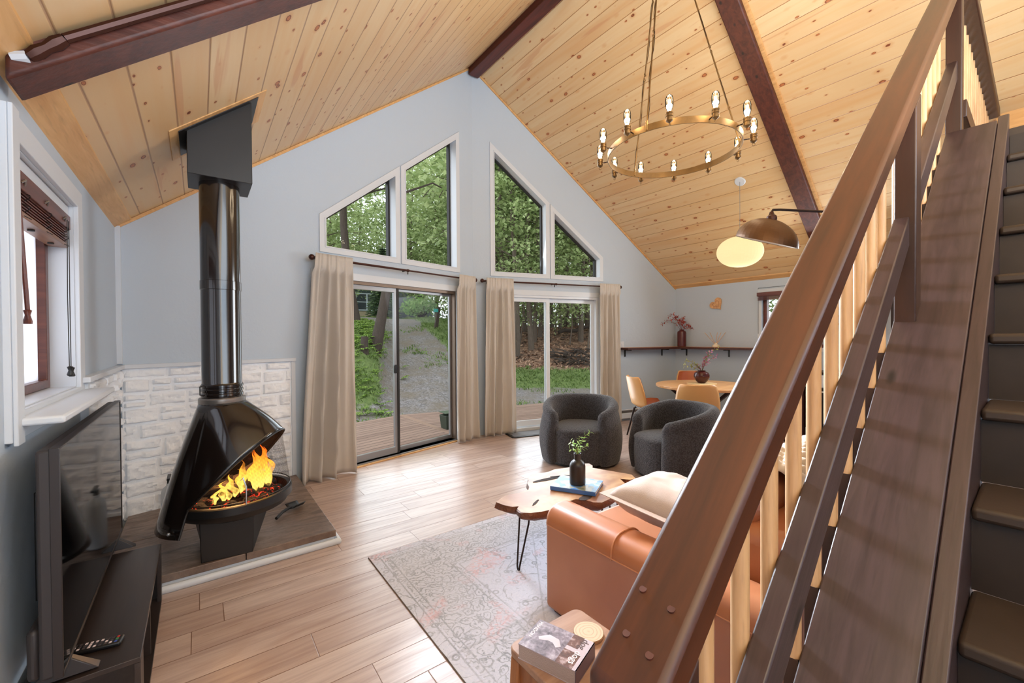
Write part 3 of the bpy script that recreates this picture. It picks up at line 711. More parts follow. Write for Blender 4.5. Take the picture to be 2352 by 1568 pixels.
for a, b in (((-.15, -.1, .355), (.17, .0, .38)), ((-.05, .17, .36), (.08, -.18, .37)), ((.02, .08, .38), (.19, .17, .50))):
    MB().tube([tuple(a[i]+(b[i]-a[i])*t/5+.008*math.sin(t*2.3+i) for i in range(3)) for t in range(6)], [.03, .034, .032, .035, .031, .027], 10).build('log', M['charlog'], fp)
def flame():
    t = NT('flame'); x, y, z = t.sep(t.obj()); n_ = t.noise(t.scale(t.obj(), (1, 1, .35)), 26.0, 2.0)
    col = t.ramp(t.map(z, .36, .62), [(0.0, lin(255, 206, 96)), (.35, lin(255, 178, 62)), (.7, lin(255, 128, 34)), (1, lin(240, 84, 16))])
    e = t.n('ShaderNodeEmission'); t.l(col, e.inputs[0]); e.inputs[1].default_value = 2.6
    a = t.n('ShaderNodeBsdfTransparent'); lw = t.n('ShaderNodeLayerWeight'); lw.inputs[0].default_value = .35
    k = t.math('MULTIPLY', t.map(lw.outputs['Facing'], .85, .25), t.map(n_, .38, .60, .12, 1.0), clamp=True)
    m = t.n('ShaderNodeMixShader'); t.l(k, m.inputs[0]); t.l(a.outputs[0], m.inputs[1]); t.l(e.outputs[0], m.inputs[2]); t.l(m.outputs[0], t.out.inputs[0]); return t.m
FL = flame()
FLP = []
rnd = random.Random(8)
for k, (cx, cy, hh, w) in enumerate(((.20, .05, .27, .034), (.16, .02, .24, .030), (.235, .07, .22, .030), (.15, .09, .27, .032), (.19, -.01, .18, .026), (.11, -.09, .15, .024), (.085, -.165, .13, .022), (.06, -.20, .10, .018), (.13, -.055, .16, .022), (.21, .02, .30, .028), (.10, .0, .20, .026), (.10, -.135, .10, .018))):
    q = rnd.random()*20
    def pf(u, v, cx=cx, cy=cy, hh=hh, w=w, q=q):
        r = w*(math.sin(PI*min(1, v*1.0))**.7)*(1-v)**.55*1.25*(1+.35*blend_noise(math.cos(2*PI*u), math.sin(2*PI*u), v*4+q, 1.3))
        sx = .05*blend_noise(v*2.2, q, 1, 1.4)*v; sy = .05*blend_noise(v*2.2, q, 7, 1.4)*v
        return (cx+sx*1.6+r*math.cos(2*PI*u), cy+sy*1.6+r*math.sin(2*PI*u), .335+hh*v)
    MB().grid(pf, 14, 18, cu=True).build('flame', FL, fp, sharp=80)
fl = bpy.data.lights.new('fire_light', 'POINT'); fl.energy = 9; fl.color = (1, .5, .18); fl.shadow_soft_size = .1
fo = bpy.data.objects.new('fire_light', fl); C.objects.link(fo); fo.location = (.14, 3.16, .60)
# ceiling box of the flue
cb = MB(); x0, x1, y0, y1 = -.042, .277, 3.032, 3.345
cb.hexa([(x0, y0, 2.35), (x1, y0, 2.35), (x1, y1, 2.35), (x0, y1, 2.35), (x0, y0, zc(x0)), (x1, y0, zc(x1)), (x1, y1, zc(x1)), (x0, y1, zc(x0))])
def loc_fp(o):   # keep world placement while the part hangs on the turned fireplace
    o.matrix_parent_inverse = (Matrix.Translation((.115, 3.19, .1)) @ Matrix.Rotation(math.atan2(-.5, .87), 4, 'Z')).inverted()
b_ = cb.build('ceiling_box', M['blackmat'], fp, bevel=.003); loc_fp(b_)
fl_ = MB(); e = .035; xa, xb = x0-e, x1+e
fl_.hexa([(xa, y0-e, zc(xa)-.012), (xb, y0-e, zc(xb)-.012), (xb, y1+e, zc(xb)-.012), (xa, y1+e, zc(xa)-.012), (xa, y0-e, zc(xa)), (xb, y0-e, zc(xb)), (xb, y1+e, zc(xb)), (xa, y1+e, zc(xa))])
loc_fp(fl_.build('ceiling_flange', M['blackmat'], fp, bevel=.002))
e = .075; xa, xb = x0-e, x1+e; fl2 = MB()
fl2.hexa([(xa, y0-e, zc(xa)-.006), (xb, y0-e, zc(xb)-.006), (xb, y1+e, zc(xb)-.006), (xa, y1+e, zc(xa)-.006), (xa, y0-e, zc(xa)+.01), (xb, y0-e, zc(xb)+.01), (xb, y1+e, zc(xb)+.01), (xa, y1+e, zc(xa)+.01)])
fl2.build('trim_10', M['pineplain'], kind='structure', bevel=.002)
# extinguisher behind, tool on the hearth
ex = thing('fire_extinguisher', 'white fire extinguisher with black handle behind the fireplace', 'fire extinguisher', (-.17, 3.66, .1))
MB().lathe([(.04, .0), (.048, .01), (.048, .26), (.04, .295), (.018, .315), (.016, .33)], 20).build('cylinder', M['white'], ex)
MB().box(-.012, -.02, .33, .012, .02, .365).build('valve', M['blackp'], ex, bevel=.004)
MB().box(-.01, -.10, .37, .01, .03, .384).build('lever', M['blackp'], ex, bevel=.003); MB().tube([(.0, .02, .345), (.0, .06, .31), (.0, .065, .22)], .010, 8).build('hose', M['blackp'], ex)
to = thing('fire_shovel', 'short black iron fire tool lying on the hearth right of the fireplace', 'fireplace tool', (.50, 3.49, .1), R(40))
MB().tube([(-.11, -.02, .018), (-.03, 0, .03), (.06, .01, .03)], .011, 8).build('handle', M['blackmat'], to)
sh_ = MB(); sh_.grid(lambda u, v: (.05+.11*u, (-.05+.1*v)*(1-.2*u), .010+.05*(2*v-1)**2*.6+.012*(1-u)), 6, 7); sh_.build('pan', M['blackmat'], to, solid=.004)

# ------------------------------------------------------------------ television and console
tv = thing('television', 'large flat black television standing on the low console at left', 'television', (-.35, 2.49, .305))
M['screen'] = plain('tv_screen', (5, 5, 6), .05, IOR=1.18); M['tvb'] = plain('tv_bezel', (46, 39, 38), .35, .2); M['tvback'] = plain('tv_back', (48, 42, 42), .5)
hy, z0, z1 = .628, .055, .765
MB().box(-.004, -hy+.006, z0+.012, .0015, hy-.006, z1-.006).build('screen', M['screen'], tv)
MB().ring(rect(-hy, z0, hy, z1), rect(-hy+.006, z0+.013, hy-.006, z1-.006), lambda u, w, d: (d, u, w), -.020, .004).build('bezel', M['tvb'], tv, bevel=.002)
MB().box(-.050, -hy+.003, z0+.004, -.006, hy-.003, z1-.004).build('back_panel', M['tvback'], tv, bevel=.010, seg=3)
MB().box(-.078, -hy+.015, z0+.005, -.049, hy-.08, z0+.16).build('rear_housing', M['tvback'], tv, bevel=.012)
mo = MB(); mo.box(-.129, -.27, .16, -.118, -.23, .55).build('wall_bracket', M['blackp'], tv, bevel=.003)
MB().box(-.118, -.264, .2, -.06, -.236, .5).build('bracket_arm', M['blackp'], tv, bevel=.003)
MB().tube([(-.118, -.25, .2), (-.112, -.25, .2)], .008, 10).build('bracket_screw', M['steel'], tv)
for y_ in (-.52, .50):
    MB().hexa([(-.10, y_-.02, 0), (.07, y_-.02, 0), (.07, y_+.02, 0), (-.10, y_+.02, 0), (-.02, y_-.012, .06), (0.0, y_-.012, .06), (0, y_+.012, .06), (-.02, y_+.012, .06)]).build('foot', M['tvb'], tv, bevel=.003)
cn = thing('media_console', 'low black brown media console under the television', 'console', (-.32, 2.44, 0))
M['console'] = wood('black_brown_laminate', (52, 42, 38), (42, 33, 30), .36, 1.0, 1, .03)
cx0, cx1, cy0, cy1, ct = -.145, .145, -.505, .505, .30
MB().box(cx0, cy0, ct-.018, cx1, cy1, ct).build('top', M['console'], cn, bevel=.0015)
MB().box(cx0, cy0, .0, cx1, cy1, .018).build('bottom', M['console'], cn)
MB().box(cx0, cy0+.001, .018, cx0+.016, cy1-.001, ct-.018).build('back', M['console'], cn)
for y_ in (cy0+.16, -.02, cy1-.016): MB().box(cx0+.016, y_, .018, cx1-.01, y_+.016, ct-.018).build('divider', M['console'], cn)
MB().box(cx1-.016, cy0, .018, cx1, cy0+.09, ct-.018).build('front_stile', M['console'], cn)
MB().box(cx1-.016, cy1-.06, .018, cx1, cy1, ct-.018).build('front_stile', M['console'], cn)
MB().tube([(.085, cy0+.159, .20), (.085, cy0+.156, .20)], .008, 10).build('cam_screw', M['graymetal'], cn)
# remote control
rc = thing('remote_control', 'black remote control with coloured buttons on the console', 'remote', (-.318, 2.087, .3005), R(-101))
MB().box(-.024, -.085, 0, .024, .085, .016).build('body', M['blackp'], rc, bevel=.006, seg=3)
kb = [plain('key_dark', (70, 60, 62), .5), plain('key_white', (222, 206, 210), .5), plain('key_red', (196, 60, 52), .5), plain('key_green', (70, 140, 80), .5), plain('key_blue', (70, 90, 170), .5)]
for j in range(10):
    for i in range(3):
        c = kb[1] if j in (4, 5) and i != 1 else (kb[2+i] if j == 0 else kb[0] if (i+j) % 3 else kb[1])
        MB().box(-.017+.013*i, .066-.0145*j, .0158, -.008+.013*i, .073-.0145*j, .0175).build('button', c, rc)

# ------------------------------------------------------------------ curtains and rods
def linen():
    t = NT('curtain_linen'); p = t.obj(); n_ = t.noise(t.scale(p, (1, 1, .25)), 140.0, 2.0); n2 = t.noise(p, 6.0, 3.0)
    col = t.mix(n2, lin(198, 191, 183), lin(206, 199, 191))
    a = t.bsdf(col, .85, 0, t.bump(n_, .15, .001)); tr = t.n('ShaderNodeBsdfTranslucent'); tr.inputs[0].default_value = lin(206, 190, 172)
    m = t.n('ShaderNodeMixShader'); m.inputs[0].default_value = .06; t.l(a.outputs[0], m.inputs[1]); t.l(tr.outputs[0], m.inputs[2]); t.l(m.outputs[0], t.out.inputs[0]); return t.m
M['linen'] = linen()
def curtain(side, tx0, tx1, bx0, bx1, zb, folds, seed, lab, amp=.055, turn=0.0):
    rnd = random.Random(seed); ph = [rnd.uniform(-.5, .5) for _ in range(8)]
    def fn(u, v):
        w = 1-v                                     # v: 0 bottom .. 1 top
        x0 = bx0+(tx0-bx0)*v**1.3; x1 = bx1+(tx1-bx1)*v**1.3
        uu = u + .018*math.sin(6*u+ph[0]+w*1.5)*math.sin(PI*u)
        x = x0+(x1-x0)*uu
        k = folds*1.15*2*PI*u+ph[1]*2+.9*math.sin(5*u+ph[2]); kb = folds*.40*2*PI*(u+.10*w*math.sin(3*u+ph[5]))+ph[3]
        q = w**.55
        d = amp*.60*(1-.8*q)*(math.sin(k)+.3*math.sin(2.1*k+ph[4])) + amp*1.15*q*(abs(math.sin(kb))**.6*2-1.2+.18*math.sin(2.7*kb+w*2))
        if v > .93: d = -.016-abs(d*.35)
        return gable(x, zb+(2.232-zb)*v, -.118+d*.9-.02*w, side)
    m = MB(); m.grid(fn, int(folds*16)+1, 48); o = m.build('curtain', M['linen'], None, sharp=0, solid=.003)
    for p in o.data.polygons: p.use_smooth = True
    return tag(o, lab, 'curtain', 'linen curtains beside the sliding doors')
curtain('l', .885, 1.262, .735, 1.285, .012, 4.0, 1, 'wide beige linen curtain nearest the black fireplace', .080)
curtain('l', 2.735, 3.03, 2.67, 3.045, .012, 4.0, 2, 'beige linen curtain right of the aluminium sliding door')
curtain('r', 3.27, 3.665, 3.22, 3.715, .012, 4.2, 3, 'beige linen curtain left of the white sliding door')
curtain('r', 5.10, 5.48, 5.09, 5.53, .012, 4.6, 4, 'beige linen curtain beside the wall switch and corner shelf')
def rod(side, x0, x1, xb, lab):
    o = thing('curtain_rod', lab, 'curtain rod', (0, 0, 0)); z = 2.19
    P = lambda x, d=-.105: gable(x, z, d, side)
    MB().tube([P(x0), P((x0+x1)/2)], .0125, 12).build('pole', M['bronze'], o); MB().tube([P((x0+x1)/2), P(x1)], .010, 12).build('pole', M['bronze'], o)
    for x in ((x0, x1)): MB().ell(P(x), (.028, .028, .028), 16, 10).build('finial', M['bronze'], o)
    for x in (x0+.06, xb, x1-.06):
        mb = MB(); mb.tube([P(x, -.105), P(x, -.004)], .006, 8); a = P(x, -.105); mb.tube([(a[0], a[1], z+.012), (a[0], a[1], z-.045)], .007, 8); mb.build('bracket', M['blackp'], o)
    MB().tube([P((x0+x1)/2-.012), P((x0+x1)/2+.012)], .016, 12).build('collar', M['bronze'], o)
rod('l', .865, 3.06, 1.96, 'bronze curtain rod with ball ends above the aluminium sliding door')
rod('r', 3.215, 5.50, 4.33, 'bronze curtain rod with ball ends above the white sliding door')
mt = thing('door_mat', 'small dark grey ribbed mat at the foot of the white sliding door', 'mat', (3.86, 4.70, 0), -AL)
mb = MB(); mb.prism([(-.38+.03, -.16), (.38, -.16), (.38, .16), (-.38+.03, .16), (-.38, .13), (-.38, -.13)], lambda u, w, d: (u, w, d), 0, .012); mb.build('border', M['blackp'], mt, bevel=.006)
M['matg'] = plain('mat_ribbed', (120, 120, 124), .8, bump=.8, bscale=120)
MB().box(-.34, -.125, .0121, .37, .125, .0155).build('ribbed_top', M['matg'], mt)

# ------------------------------------------------------------------ rug
def rug_mat():
    W_, L_ = 2.1, 3.0
    t = NT('distressed_rug'); x, y, z = t.sep(t.obj())
    dx = t.math('MINIMUM', x, t.math('SUBTRACT', W_, x)); dy = t.math('MINIMUM', y, t.math('SUBTRACT', L_, y)); d = t.math('MINIMUM', dx, dy)
    v = t.comb(x, y, 0.0); wp = t.n('ShaderNodeVectorMath', operation='ADD')
    nz = t.n('ShaderNodeTexNoise'); t.l(v, nz.inputs[0]); nz.inputs['Scale'].default_value = 7.0
    t.l(v, wp.inputs[0]); t.l(t.scale(nz.outputs['Color'], (.10, .10, 0)), wp.inputs[1]); vw = wp.outputs[0]
    # mirrored copy of the plane makes the ornament symmetric like a loom pattern
    sx = t.math('ABSOLUTE', t.math('SUBTRACT', x, W_/2)); sy = t.math('ABSOLUTE', t.math('SUBTRACT', y, L_/2)); vs = t.comb(sx, sy, 0.0)
    worn = t.map(t.noise(v, 3.2, 5.0, .65), .32, .66)
    fine = t.noise(v, 95.0, 2.0)
    flo = t.vor(vs, 9.5, dim='2D'); r1 = t.math('PINGPONG', t.math('MULTIPLY', flo, 7.5), 1.0)
    leaf = t.noise(vs, 26.0, 3.0, .6, 1.4); vine = t.math('ABSOLUTE', t.math('SUBTRACT', t.noise(vs, 6.0, 2.0, .5, .8), .5))
    k_field = t.math('MAXIMUM', t.math('MULTIPLY', t.map(flo, .42, .30), t.map(r1, .55, .75)), t.map(vine, .018, .008))
    k_field = t.math('MAXIMUM', k_field, t.map(leaf, .60, .66, 0, .75))
    flb = t.vor(vw, 15.0, dim='2D'); rb = t.math('PINGPONG', t.math('ADD', t.math('MULTIPLY', flb, 6.0), t.math('MULTIPLY', t.noise(vs, 30.0, 2.0), 1.6)), 1.0)
    k_bord = t.math('MAXIMUM', t.map(rb, .62, .85), t.map(leaf, .55, .62))
    inb = t.math('MULTIPLY', t.math('GREATER_THAN', d, .07), t.math('LESS_THAN', d, .40))
    def line(p, w): return t.map(t.math('ABSOLUTE', t.math('SUBTRACT', d, p)), w, w*.4)
    lines = t.math('MAXIMUM', t.math('MAXIMUM', line(.055, .006), line(.10, .005)), t.math('MAXIMUM', line(.38, .006), line(.42, .006)))
    med = t.math('ADD', sx, t.math('MULTIPLY', sy, .72)); dia = t.math('MAXIMUM', t.map(t.math('ABSOLUTE', t.math('SUBTRACT', med, .62)), .012, .004), t.map(t.math('ABSOLUTE', t.math('SUBTRACT', med, .82)), .008, .003))
    base = t.mix(t.noise(v, 2.0, 3.0), lin(208, 210, 224), lin(198, 200, 215))
    col = t.mix(t.math('MULTIPLY', inb, .40), base, lin(188, 190, 198))
    k = t.math('MAXIMUM', t.mix(inb, k_field, k_bord), t.math('MAXIMUM', lines, t.math('MULTIPLY', dia, .7)))
    k = t.math('MULTIPLY', k, t.math('ADD', .25, t.math('MULTIPLY', worn, .6)))
    col = t.mix(k, col, lin(126, 130, 140))
    pk = t.math('MULTIPLY', t.map(t.noise(vs, 3.1, 2.0, .5, .5), .56, .64), t.map(leaf, .40, .58))
    col = t.mix(t.math('MULTIPLY', pk, .55), col, lin(222, 170, 176))
    og = t.math('MULTIPLY', t.map(med, .62, .54), t.map(leaf, .38, .6))
    col = t.mix(t.math('MULTIPLY', og, .55), col, lin(226, 184, 166))
    col = t.mix(t.map(fine, .35, .7, 0, .25), col, lin(240, 236, 240))
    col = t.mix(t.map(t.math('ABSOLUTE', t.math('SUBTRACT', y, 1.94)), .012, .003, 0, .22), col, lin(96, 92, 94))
    t.bsdf(col, .9, 0, t.bump(fine, .5, .003)); return t.m
def rug():
    mb = MB(); nx, ny = 43, 61
    def top(u, v):
        x, y = 2.1*u, 3.0*v; z = .008+.0012*blend_noise(x, y, .3, 2.2)
        z += .003*math.exp(-((y-1.94)/.03)**2) if x < 1.2 else 0.0
        return (x, y, z)
    mb.grid(top, nx, ny); o = mb.build('area_rug', rug_mat(), None, sharp=0)
    for p in o.data.polygons: p.use_smooth = True
    o.location = (.848, -.318, 0)
    tag(o, 'pale grey and pink faded oriental rug under the coffee table', 'rug')
    MB().box(-.002, -.002, .0005, 2.102, 3.002, .0055).build('binding', plain('rug_edge', (124, 112, 106), .9), o)
rug()

# ------------------------------------------------------------------ barrel chairs
def boucle():
    t = NT('charcoal_boucle'); p = t.obj(); v = t.vor(p, 95.0); n_ = t.noise(p, 150.0, 3.0)
    col = t.mix(t.map(v, .1, .7), lin(74, 73, 80), lin(42, 42, 48))
    h = t.math('ADD', t.math('SUBTRACT', 1.0, v), t.math('MULTIPLY', n_, .5))
    t.bsdf(col, .95, 0, t.bump(h, .9, .006), Sheen_Weight=.25, Sheen_Roughness=.5); return t.m
M['boucle'] = boucle()
def barrel(name, lab, loc, rz):
    o = thing(name, lab, 'armchair', loc, rz, 'charcoal barrel chairs by the coffee table')   # faces +X
    Ro, th, Hb, Ha = .45, .115, .71, .60
    a0 = R(38)                                  # half of the front gap
    def top(a):
        b = abs(a)                              # 0 at the back
        k = max(0, 1-b/(PI-a0)); return Ha-.03+(Hb-Ha+.03)*min(1, (k*1.7))**.8
    def shell(u, v):
        a = -(PI-a0)+2*(PI-a0)*u; an = a+PI; H = top(a)
        # section walk: outer bottom -> outer top -> rounded -> inner top -> inner bottom
        if v < .45:
            q = v/.45; z = .03+(H-.065-.03)*q; r = Ro-.045+.05*math.sin(PI*min(1, q*.9+.12))
        elif v < .65:
            q = (v-.45)/.2; z = H-.065+.065*math.sin(PI*q); r = (Ro-.032)-th/2+ (th/2)*math.cos(PI*q)
        else:
            q = (v-.65)/.35; z = H-.065-(H-.065-.06)*q; r = Ro-.032-th+.0*q
        e = min(1, (PI-a0-abs(a))/.16)          # round off the arm fronts
        z = .03+(z-.03)*(.93+.07*math.sqrt(max(0, 1-(1-e)**2)))
        rm = Ro-.03-th/2; r = rm+(r-rm)*(.55+.45*math.sqrt(max(0, 1-(1-e)**2)))
        return (r*math.cos(an), r*1.02*math.sin(an), z)
    mb = MB(); nu, nv = 65, 34; mb.grid(shell, nu, nv)
    mb.f.append(tuple(range(nv))); mb.f.append(tuple((nu-1)*nv+k for k in range(nv-1, -1, -1)))
    mb.build('barrel_shell', M['boucle'], o, sharp=75)
    def seat(u, v):
        an = 2*PI*u; c, s_ = math.cos(an), math.sin(an)
        k = 1/ (abs(c)**3.2+abs(s_)**3.2)**(1/3.2); rx, ry = (.375 if c > 0 else .28), .285
        x, y = rx*k*c, ry*k*s_
        if v < .12: q = v/.12; return (x*q*.9, y*q*.9, .04)
        if v < .6: q = (v-.12)/.48; return (x*(.97+.03*math.sin(PI*q)), y, .04+.335*q)
        q = (v-.6)/.4; return (x*(1-q*q*.98), y*(1-q*q*.98), .375+.055*math.sin(PI/2*min(1, q*1.25)))
    mb = MB(); mb.grid(seat, 48, 26, cu=True); mb.build('seat', M['boucle'], o, sharp=75)
    MB().lathe([(.33, 0.0), (.34, .005), (.34, .03), (.33, .035)], 40).build('plinth', M['blackp'], o)
    return o
barrel('barrel_chair', 'charcoal boucle barrel chair facing the room in front of the white sliding door', (3.46, 3.36, 0), R(218))
barrel('barrel_chair', 'charcoal boucle barrel chair turned sideways, partly behind the stair handrail', (3.83, 2.42, 0), R(158))

# ------------------------------------------------------------------ coffee table and things on it
def live_wood():
    t = NT('live_edge_wood'); o = t.obj(); n_ = t.noise(o, 3.2, 3.0, .5, 1.2)
    v = t.n('ShaderNodeTexWave', wave_type='RINGS'); v.inputs['Scale'].default_value = 4.2; v.inputs['Distortion'].default_value = 5.0; v.inputs['Detail'].default_value = 3.0; v.inputs['Detail Scale'].default_value = 1.6; t.l(o, v.inputs[0])
    col = t.mix(v.outputs['Fac'], lin(186, 146, 106), lin(160, 112, 76)); col = t.mix(t.map(n_, .46, .66, 0, .75), col, lin(138, 88, 58))
    col = t.mix(t.map(t.noise(o, 2.0, 2.0), .55, .7, 0, .7), col, lin(216, 170, 112))
    t.bsdf(col, .34, 0, t.bump(v.outputs['Fac'], .04, .002), Coat_Weight=.2, Coat_Roughness=.2); return t.m
def bark_edge():
    t = NT('raw_edge'); o = t.obj(); n_ = t.noise(o, 24.0, 5.0, .65, .6)
    t.bsdf(t.mix(n_, lin(74, 42, 28), lin(132, 76, 46)), .45, 0, t.bump(n_, 1.0, .02)); return t.m
ct_ = thing('coffee_table', 'live edge wooden slab coffee table on black hairpin legs', 'coffee table', (1.92, 1.98, 0))
TP = [(1.405,2.055),(1.455,2.085),(1.521,2.105),(1.60,2.09),(1.683,2.095),(1.72,2.13),(1.75,2.19),(1.789,2.225),(1.805,2.25),(1.86,2.30),(1.90,2.322),(1.97,2.295),(2.03,2.285),(2.097,2.300),(2.2,2.27),(2.296,2.262),(2.36,2.275),(2.402,2.24),(2.385,2.19),(2.345,2.155),(2.37,2.08),(2.395,2.015),(2.43,1.93),(2.445,1.875),(2.40,1.81),(2.35,1.815),(2.31,1.87),(2.27,1.80),(2.219,1.745),(2.12,1.71),(2.0,1.68),(1.896,1.668),(1.86,1.70),(1.848,1.755),(1.811,1.80),(1.74,1.80),(1.68,1.775),(1.60,1.775),(1.535,1.785),(1.47,1.81),(1.433,1.845),(1.445,1.90),(1.475,1.925),(1.44,1.94),(1.415,1.99)]
TP = [(a-1.92, b-1.98) for a, b in TP]
def slab(poly, z0, z1, undercut):
    # densify, then three rings give a wavy bark side
    P = []
    n = len(poly)
    for i in range(n):
        a, b = Vector(poly[i]), Vector(poly[(i+1) % n])
        P += [a, (a+b)/2]
    m = len(P); cen = sum(P, Vector((0, 0)))/m; lv = [(z1, 1.0), (z1-.004, 1.012), ((z0+z1)/2, 1.02), (z0+.012, 1.0-undercut*.4), (z0, 1.0-undercut)]
    vs = []; side = MB()
    for z, s_ in lv:
        for q in P:
            w = s_+(.02*blend_noise(q.x*9, q.y*9, z*30, 1.4) if s_ != 1.0 else 0); p = cen+(q-cen)*w; vs.append((p.x, p.y, z))
    fs = [(i*m+k, i*m+(k+1) % m, (i+1)*m+(k+1) % m, (i+1)*m+k) for i in range(len(lv)-1) for k in range(m)]
    side.add(vs, fs+[tuple((len(lv)-1)*m+k for k in range(m))])
    t = geometry.tessellate_polygon([[Vector((p.x, p.y, 0)) for p in P]])
    top = MB(); top.add([(p.x, p.y, z1+.0004) for p in P], [tuple(f) for f in t])
    return top, side
tp, sd = slab(TP, .358, .42, .10)
slab_o = tp.build('slab_top', live_wood(), ct_, sharp=0); sd.build('raw_edge', bark_edge(), ct_, sharp=60, fix=False)
for (x, y, rx, ry, an) in ((-.005, .185, .13, .020, -.15), (.12, .165, .10, .018, -.5), (-.335, -.075, .05, .008, .5), (-.04, -.20, .06, .03, .2)):
    n_ = 18; pts = [(x+rx*math.cos(2*PI*k/n_)*(1+.25*blend_noise(k, x, y, .9))*math.cos(an)-ry*math.sin(2*PI*k/n_)*math.sin(an), y+rx*math.cos(2*PI*k/n_)*math.sin(an)+ry*(1+.4*blend_noise(k, y, x, 1.3))*math.sin(2*PI*k/n_)*math.cos(an)) for k in range(n_)]
    MB().prism(pts, lambda u, w, d: (u, w, d), .4205, .4222).build('bark_inclusion', M['charlog'], slab_o)
def hairpin(x, y, ang):
    fx_, fy_ = x+.045*math.cos(ang), y+.045*math.sin(ang); tx, ty = -math.sin(ang)*.06, math.cos(ang)*.06
    P = [(x+tx, y+ty, .358), (x+tx*.9+.004*math.cos(ang), y+ty*.9, .3)] + [(fx_+tx*.22*math.cos(PI*k/8), fy_+ty*.22*math.cos(PI*k/8), .03-.022*math.sin(PI*k/8)) for k in range(9)] + [(x-tx*.9+.004*math.cos(ang), y-ty*.9, .3), (x-tx, y-ty, .358)]
    MB().tube(P, .0055, 8).build('leg', M['iron'], ct_)
hairpin(-.36, .0, R(172)); hairpin(.1, .26, R(80)); hairpin(.36, -.06, R(-10)); hairpin(.02, -.22, R(-95))
def quadbox(pts, z0, z1): return MB().prism(pts, lambda u, w, d: (u, w, d), z0, z1)
def map_cover(name, cols):
    t = NT(name); o = t.obj(); v = t.vor(o, 26.0, out='Color'); x, y, z = t.sep(v)
    t.bsdf(t.ramp(t.math('ADD', t.math('MULTIPLY', x, .6), t.math('MULTIPLY', t.noise(o, 18.0, 3.0), .4)), [(p, lin(*c)) for p, c in cols]), .25); return t.m
bk = thing('picture_book', 'blue covered picture book under the black vase on the coffee table', 'book', (1.962, 1.935, .4235), math.atan2(2.12-2.003, 1.999-1.793))
MB().box(-.118, -.145, 0.0, .118, .145, .003).build('back_cover', plain('book_blue', (62, 92, 150), .35), bk)
MB().box(-.114, -.141, .003, .117, .141, .020).build('pages', plain('book_pages', (226, 214, 200), .7), bk)
MB().box(-.118, -.145, .020, .118, .145, .0235).build('front_cover', map_cover('map_cover', [(0, (52, 92, 160)), (.4, (96, 140, 190)), (.52, (168, 166, 150)), (.7, (120, 128, 116)), (1, (206, 196, 176))]), bk)
MB().box(-.1195, -.145, 0.0, -.1145, .145, .0235).build('spine', plain('spine_blue', (66, 108, 176), .35), bk)
M['leafg'] = None
def leafmat(name, a, b, tr=.35, rough=.5):
    t = NT(name); o = t.obj(); rnd_ = t.n('ShaderNodeNewGeometry').outputs['Random Per Island']
    col = t.mix(rnd_, lin(*a), lin(*b)); d = t.bsdf(col, rough); tl = t.n('ShaderNodeBsdfTranslucent'); t.l(col, tl.inputs[0])
    m = t.n('ShaderNodeMixShader'); m.inputs[0].default_value = tr; t.l(d.outputs[0], m.inputs[1]); t.l(tl.outputs[0], m.inputs[2]); t.l(m.outputs[0], t.out.inputs[0]); return t.m
M['leafg'] = leafmat('vase_leaf', (126, 170, 76), (176, 206, 124))
def leaf(mb, p, d, up, L, W, curl=.15):
    d = Vector(d).normalized(); s = d.cross(Vector(up))
    if s.length < 1e-3: s = d.cross(Vector((1, 0, 0)))
    s.normalize(); n_ = s.cross(d); p = Vector(p)
    A = [p, p+d*L*.35+s*W*.5+n_*W*.1, p+d*L*.35-s*W*.5+n_*W*.1, p+d*L*.7+s*W*.4-n_*L*curl*.3, p+d*L*.7-s*W*.4-n_*L*curl*.3, p+d*L-n_*L*curl, p+d*L*.35, p+d*L*.7-n_*L*curl*.4]
    mb.add(A, [(0, 6, 1), (0, 2, 6), (6, 7, 3, 1), (2, 4, 7, 6), (7, 5, 3), (4, 5, 7)])
def sprig(stem_mb, leaf_mb, pts, rnd, nl, L, W, r=.0022):
    P = [Vector(p) for p in pts]; stem_mb.tube(P, [r*(1-.5*i/len(P)) for i in range(len(P))], 5)
    for k in range(nl):
        t_ = .25+.75*k/max(1, nl-1); s_ = t_*(len(P)-1); i = min(int(s_), len(P)-2); q = P[i].lerp(P[i+1], s_-i); ax = (P[i+1]-P[i]).normalized()
        a = k*2.4+rnd.uniform(-.4, .4); side = ax.orthogonal().normalized(); side.rotate(Matrix.Rotation(a, 3, ax))
        leaf(leaf_mb, q, side+ax*rnd.uniform(.3, .9), ax, L*rnd.uniform(.75, 1.15), W*rnd.uniform(.8, 1.1), rnd.uniform(0, .3))
va = thing('bottle_vase', 'black bottle vase with green leafy sprigs on the coffee table', 'vase', (1.955, 1.925, .4475))
MB().lathe([(.0, .0), (.044, .0), (.050, .004), (.051, .012), (.051, .115), (.049, .128), (.042, .142), (.030, .152), (.0225, .158), (.0215, .165), (.0215, .188), (.024, .19), (.024, .198), (.019, .198), (.018, .16), (.0, .15)], 32, cap=False).build('bottle', plain('vase_black', (34, 26, 24), .38), va)
rnd = random.Random(4); sm, lm_ = MB(), MB(); rtx, rty = .80, -.60
for pts, nl in (([(0, 0, .15), (.004, 0, .215), (.02*rtx, .02*rty, .26), (.05*rtx, .05*rty, .31), (.085*rtx, .085*rty, .335)], 13), ([(0, 0, .15), (-.004, .002, .22), (-.02*rtx, -.02*rty, .25), (-.045*rtx, -.045*rty, .275)], 8), ([(0, 0, .15), (.003, -.002, .21), (.035*rtx, .03*rty-.01, .235), (.06*rtx, .06*rty, .245)], 8), ([(0, 0, .15), (.0, .0, .24), (.01, -.01, .30)], 8), ([(0, 0, .15), (-.01, -.01, .21), (-.05*rtx, -.05*rty, .225)], 6)):
    sprig(sm, lm_, pts, rnd, nl, .036, .017)
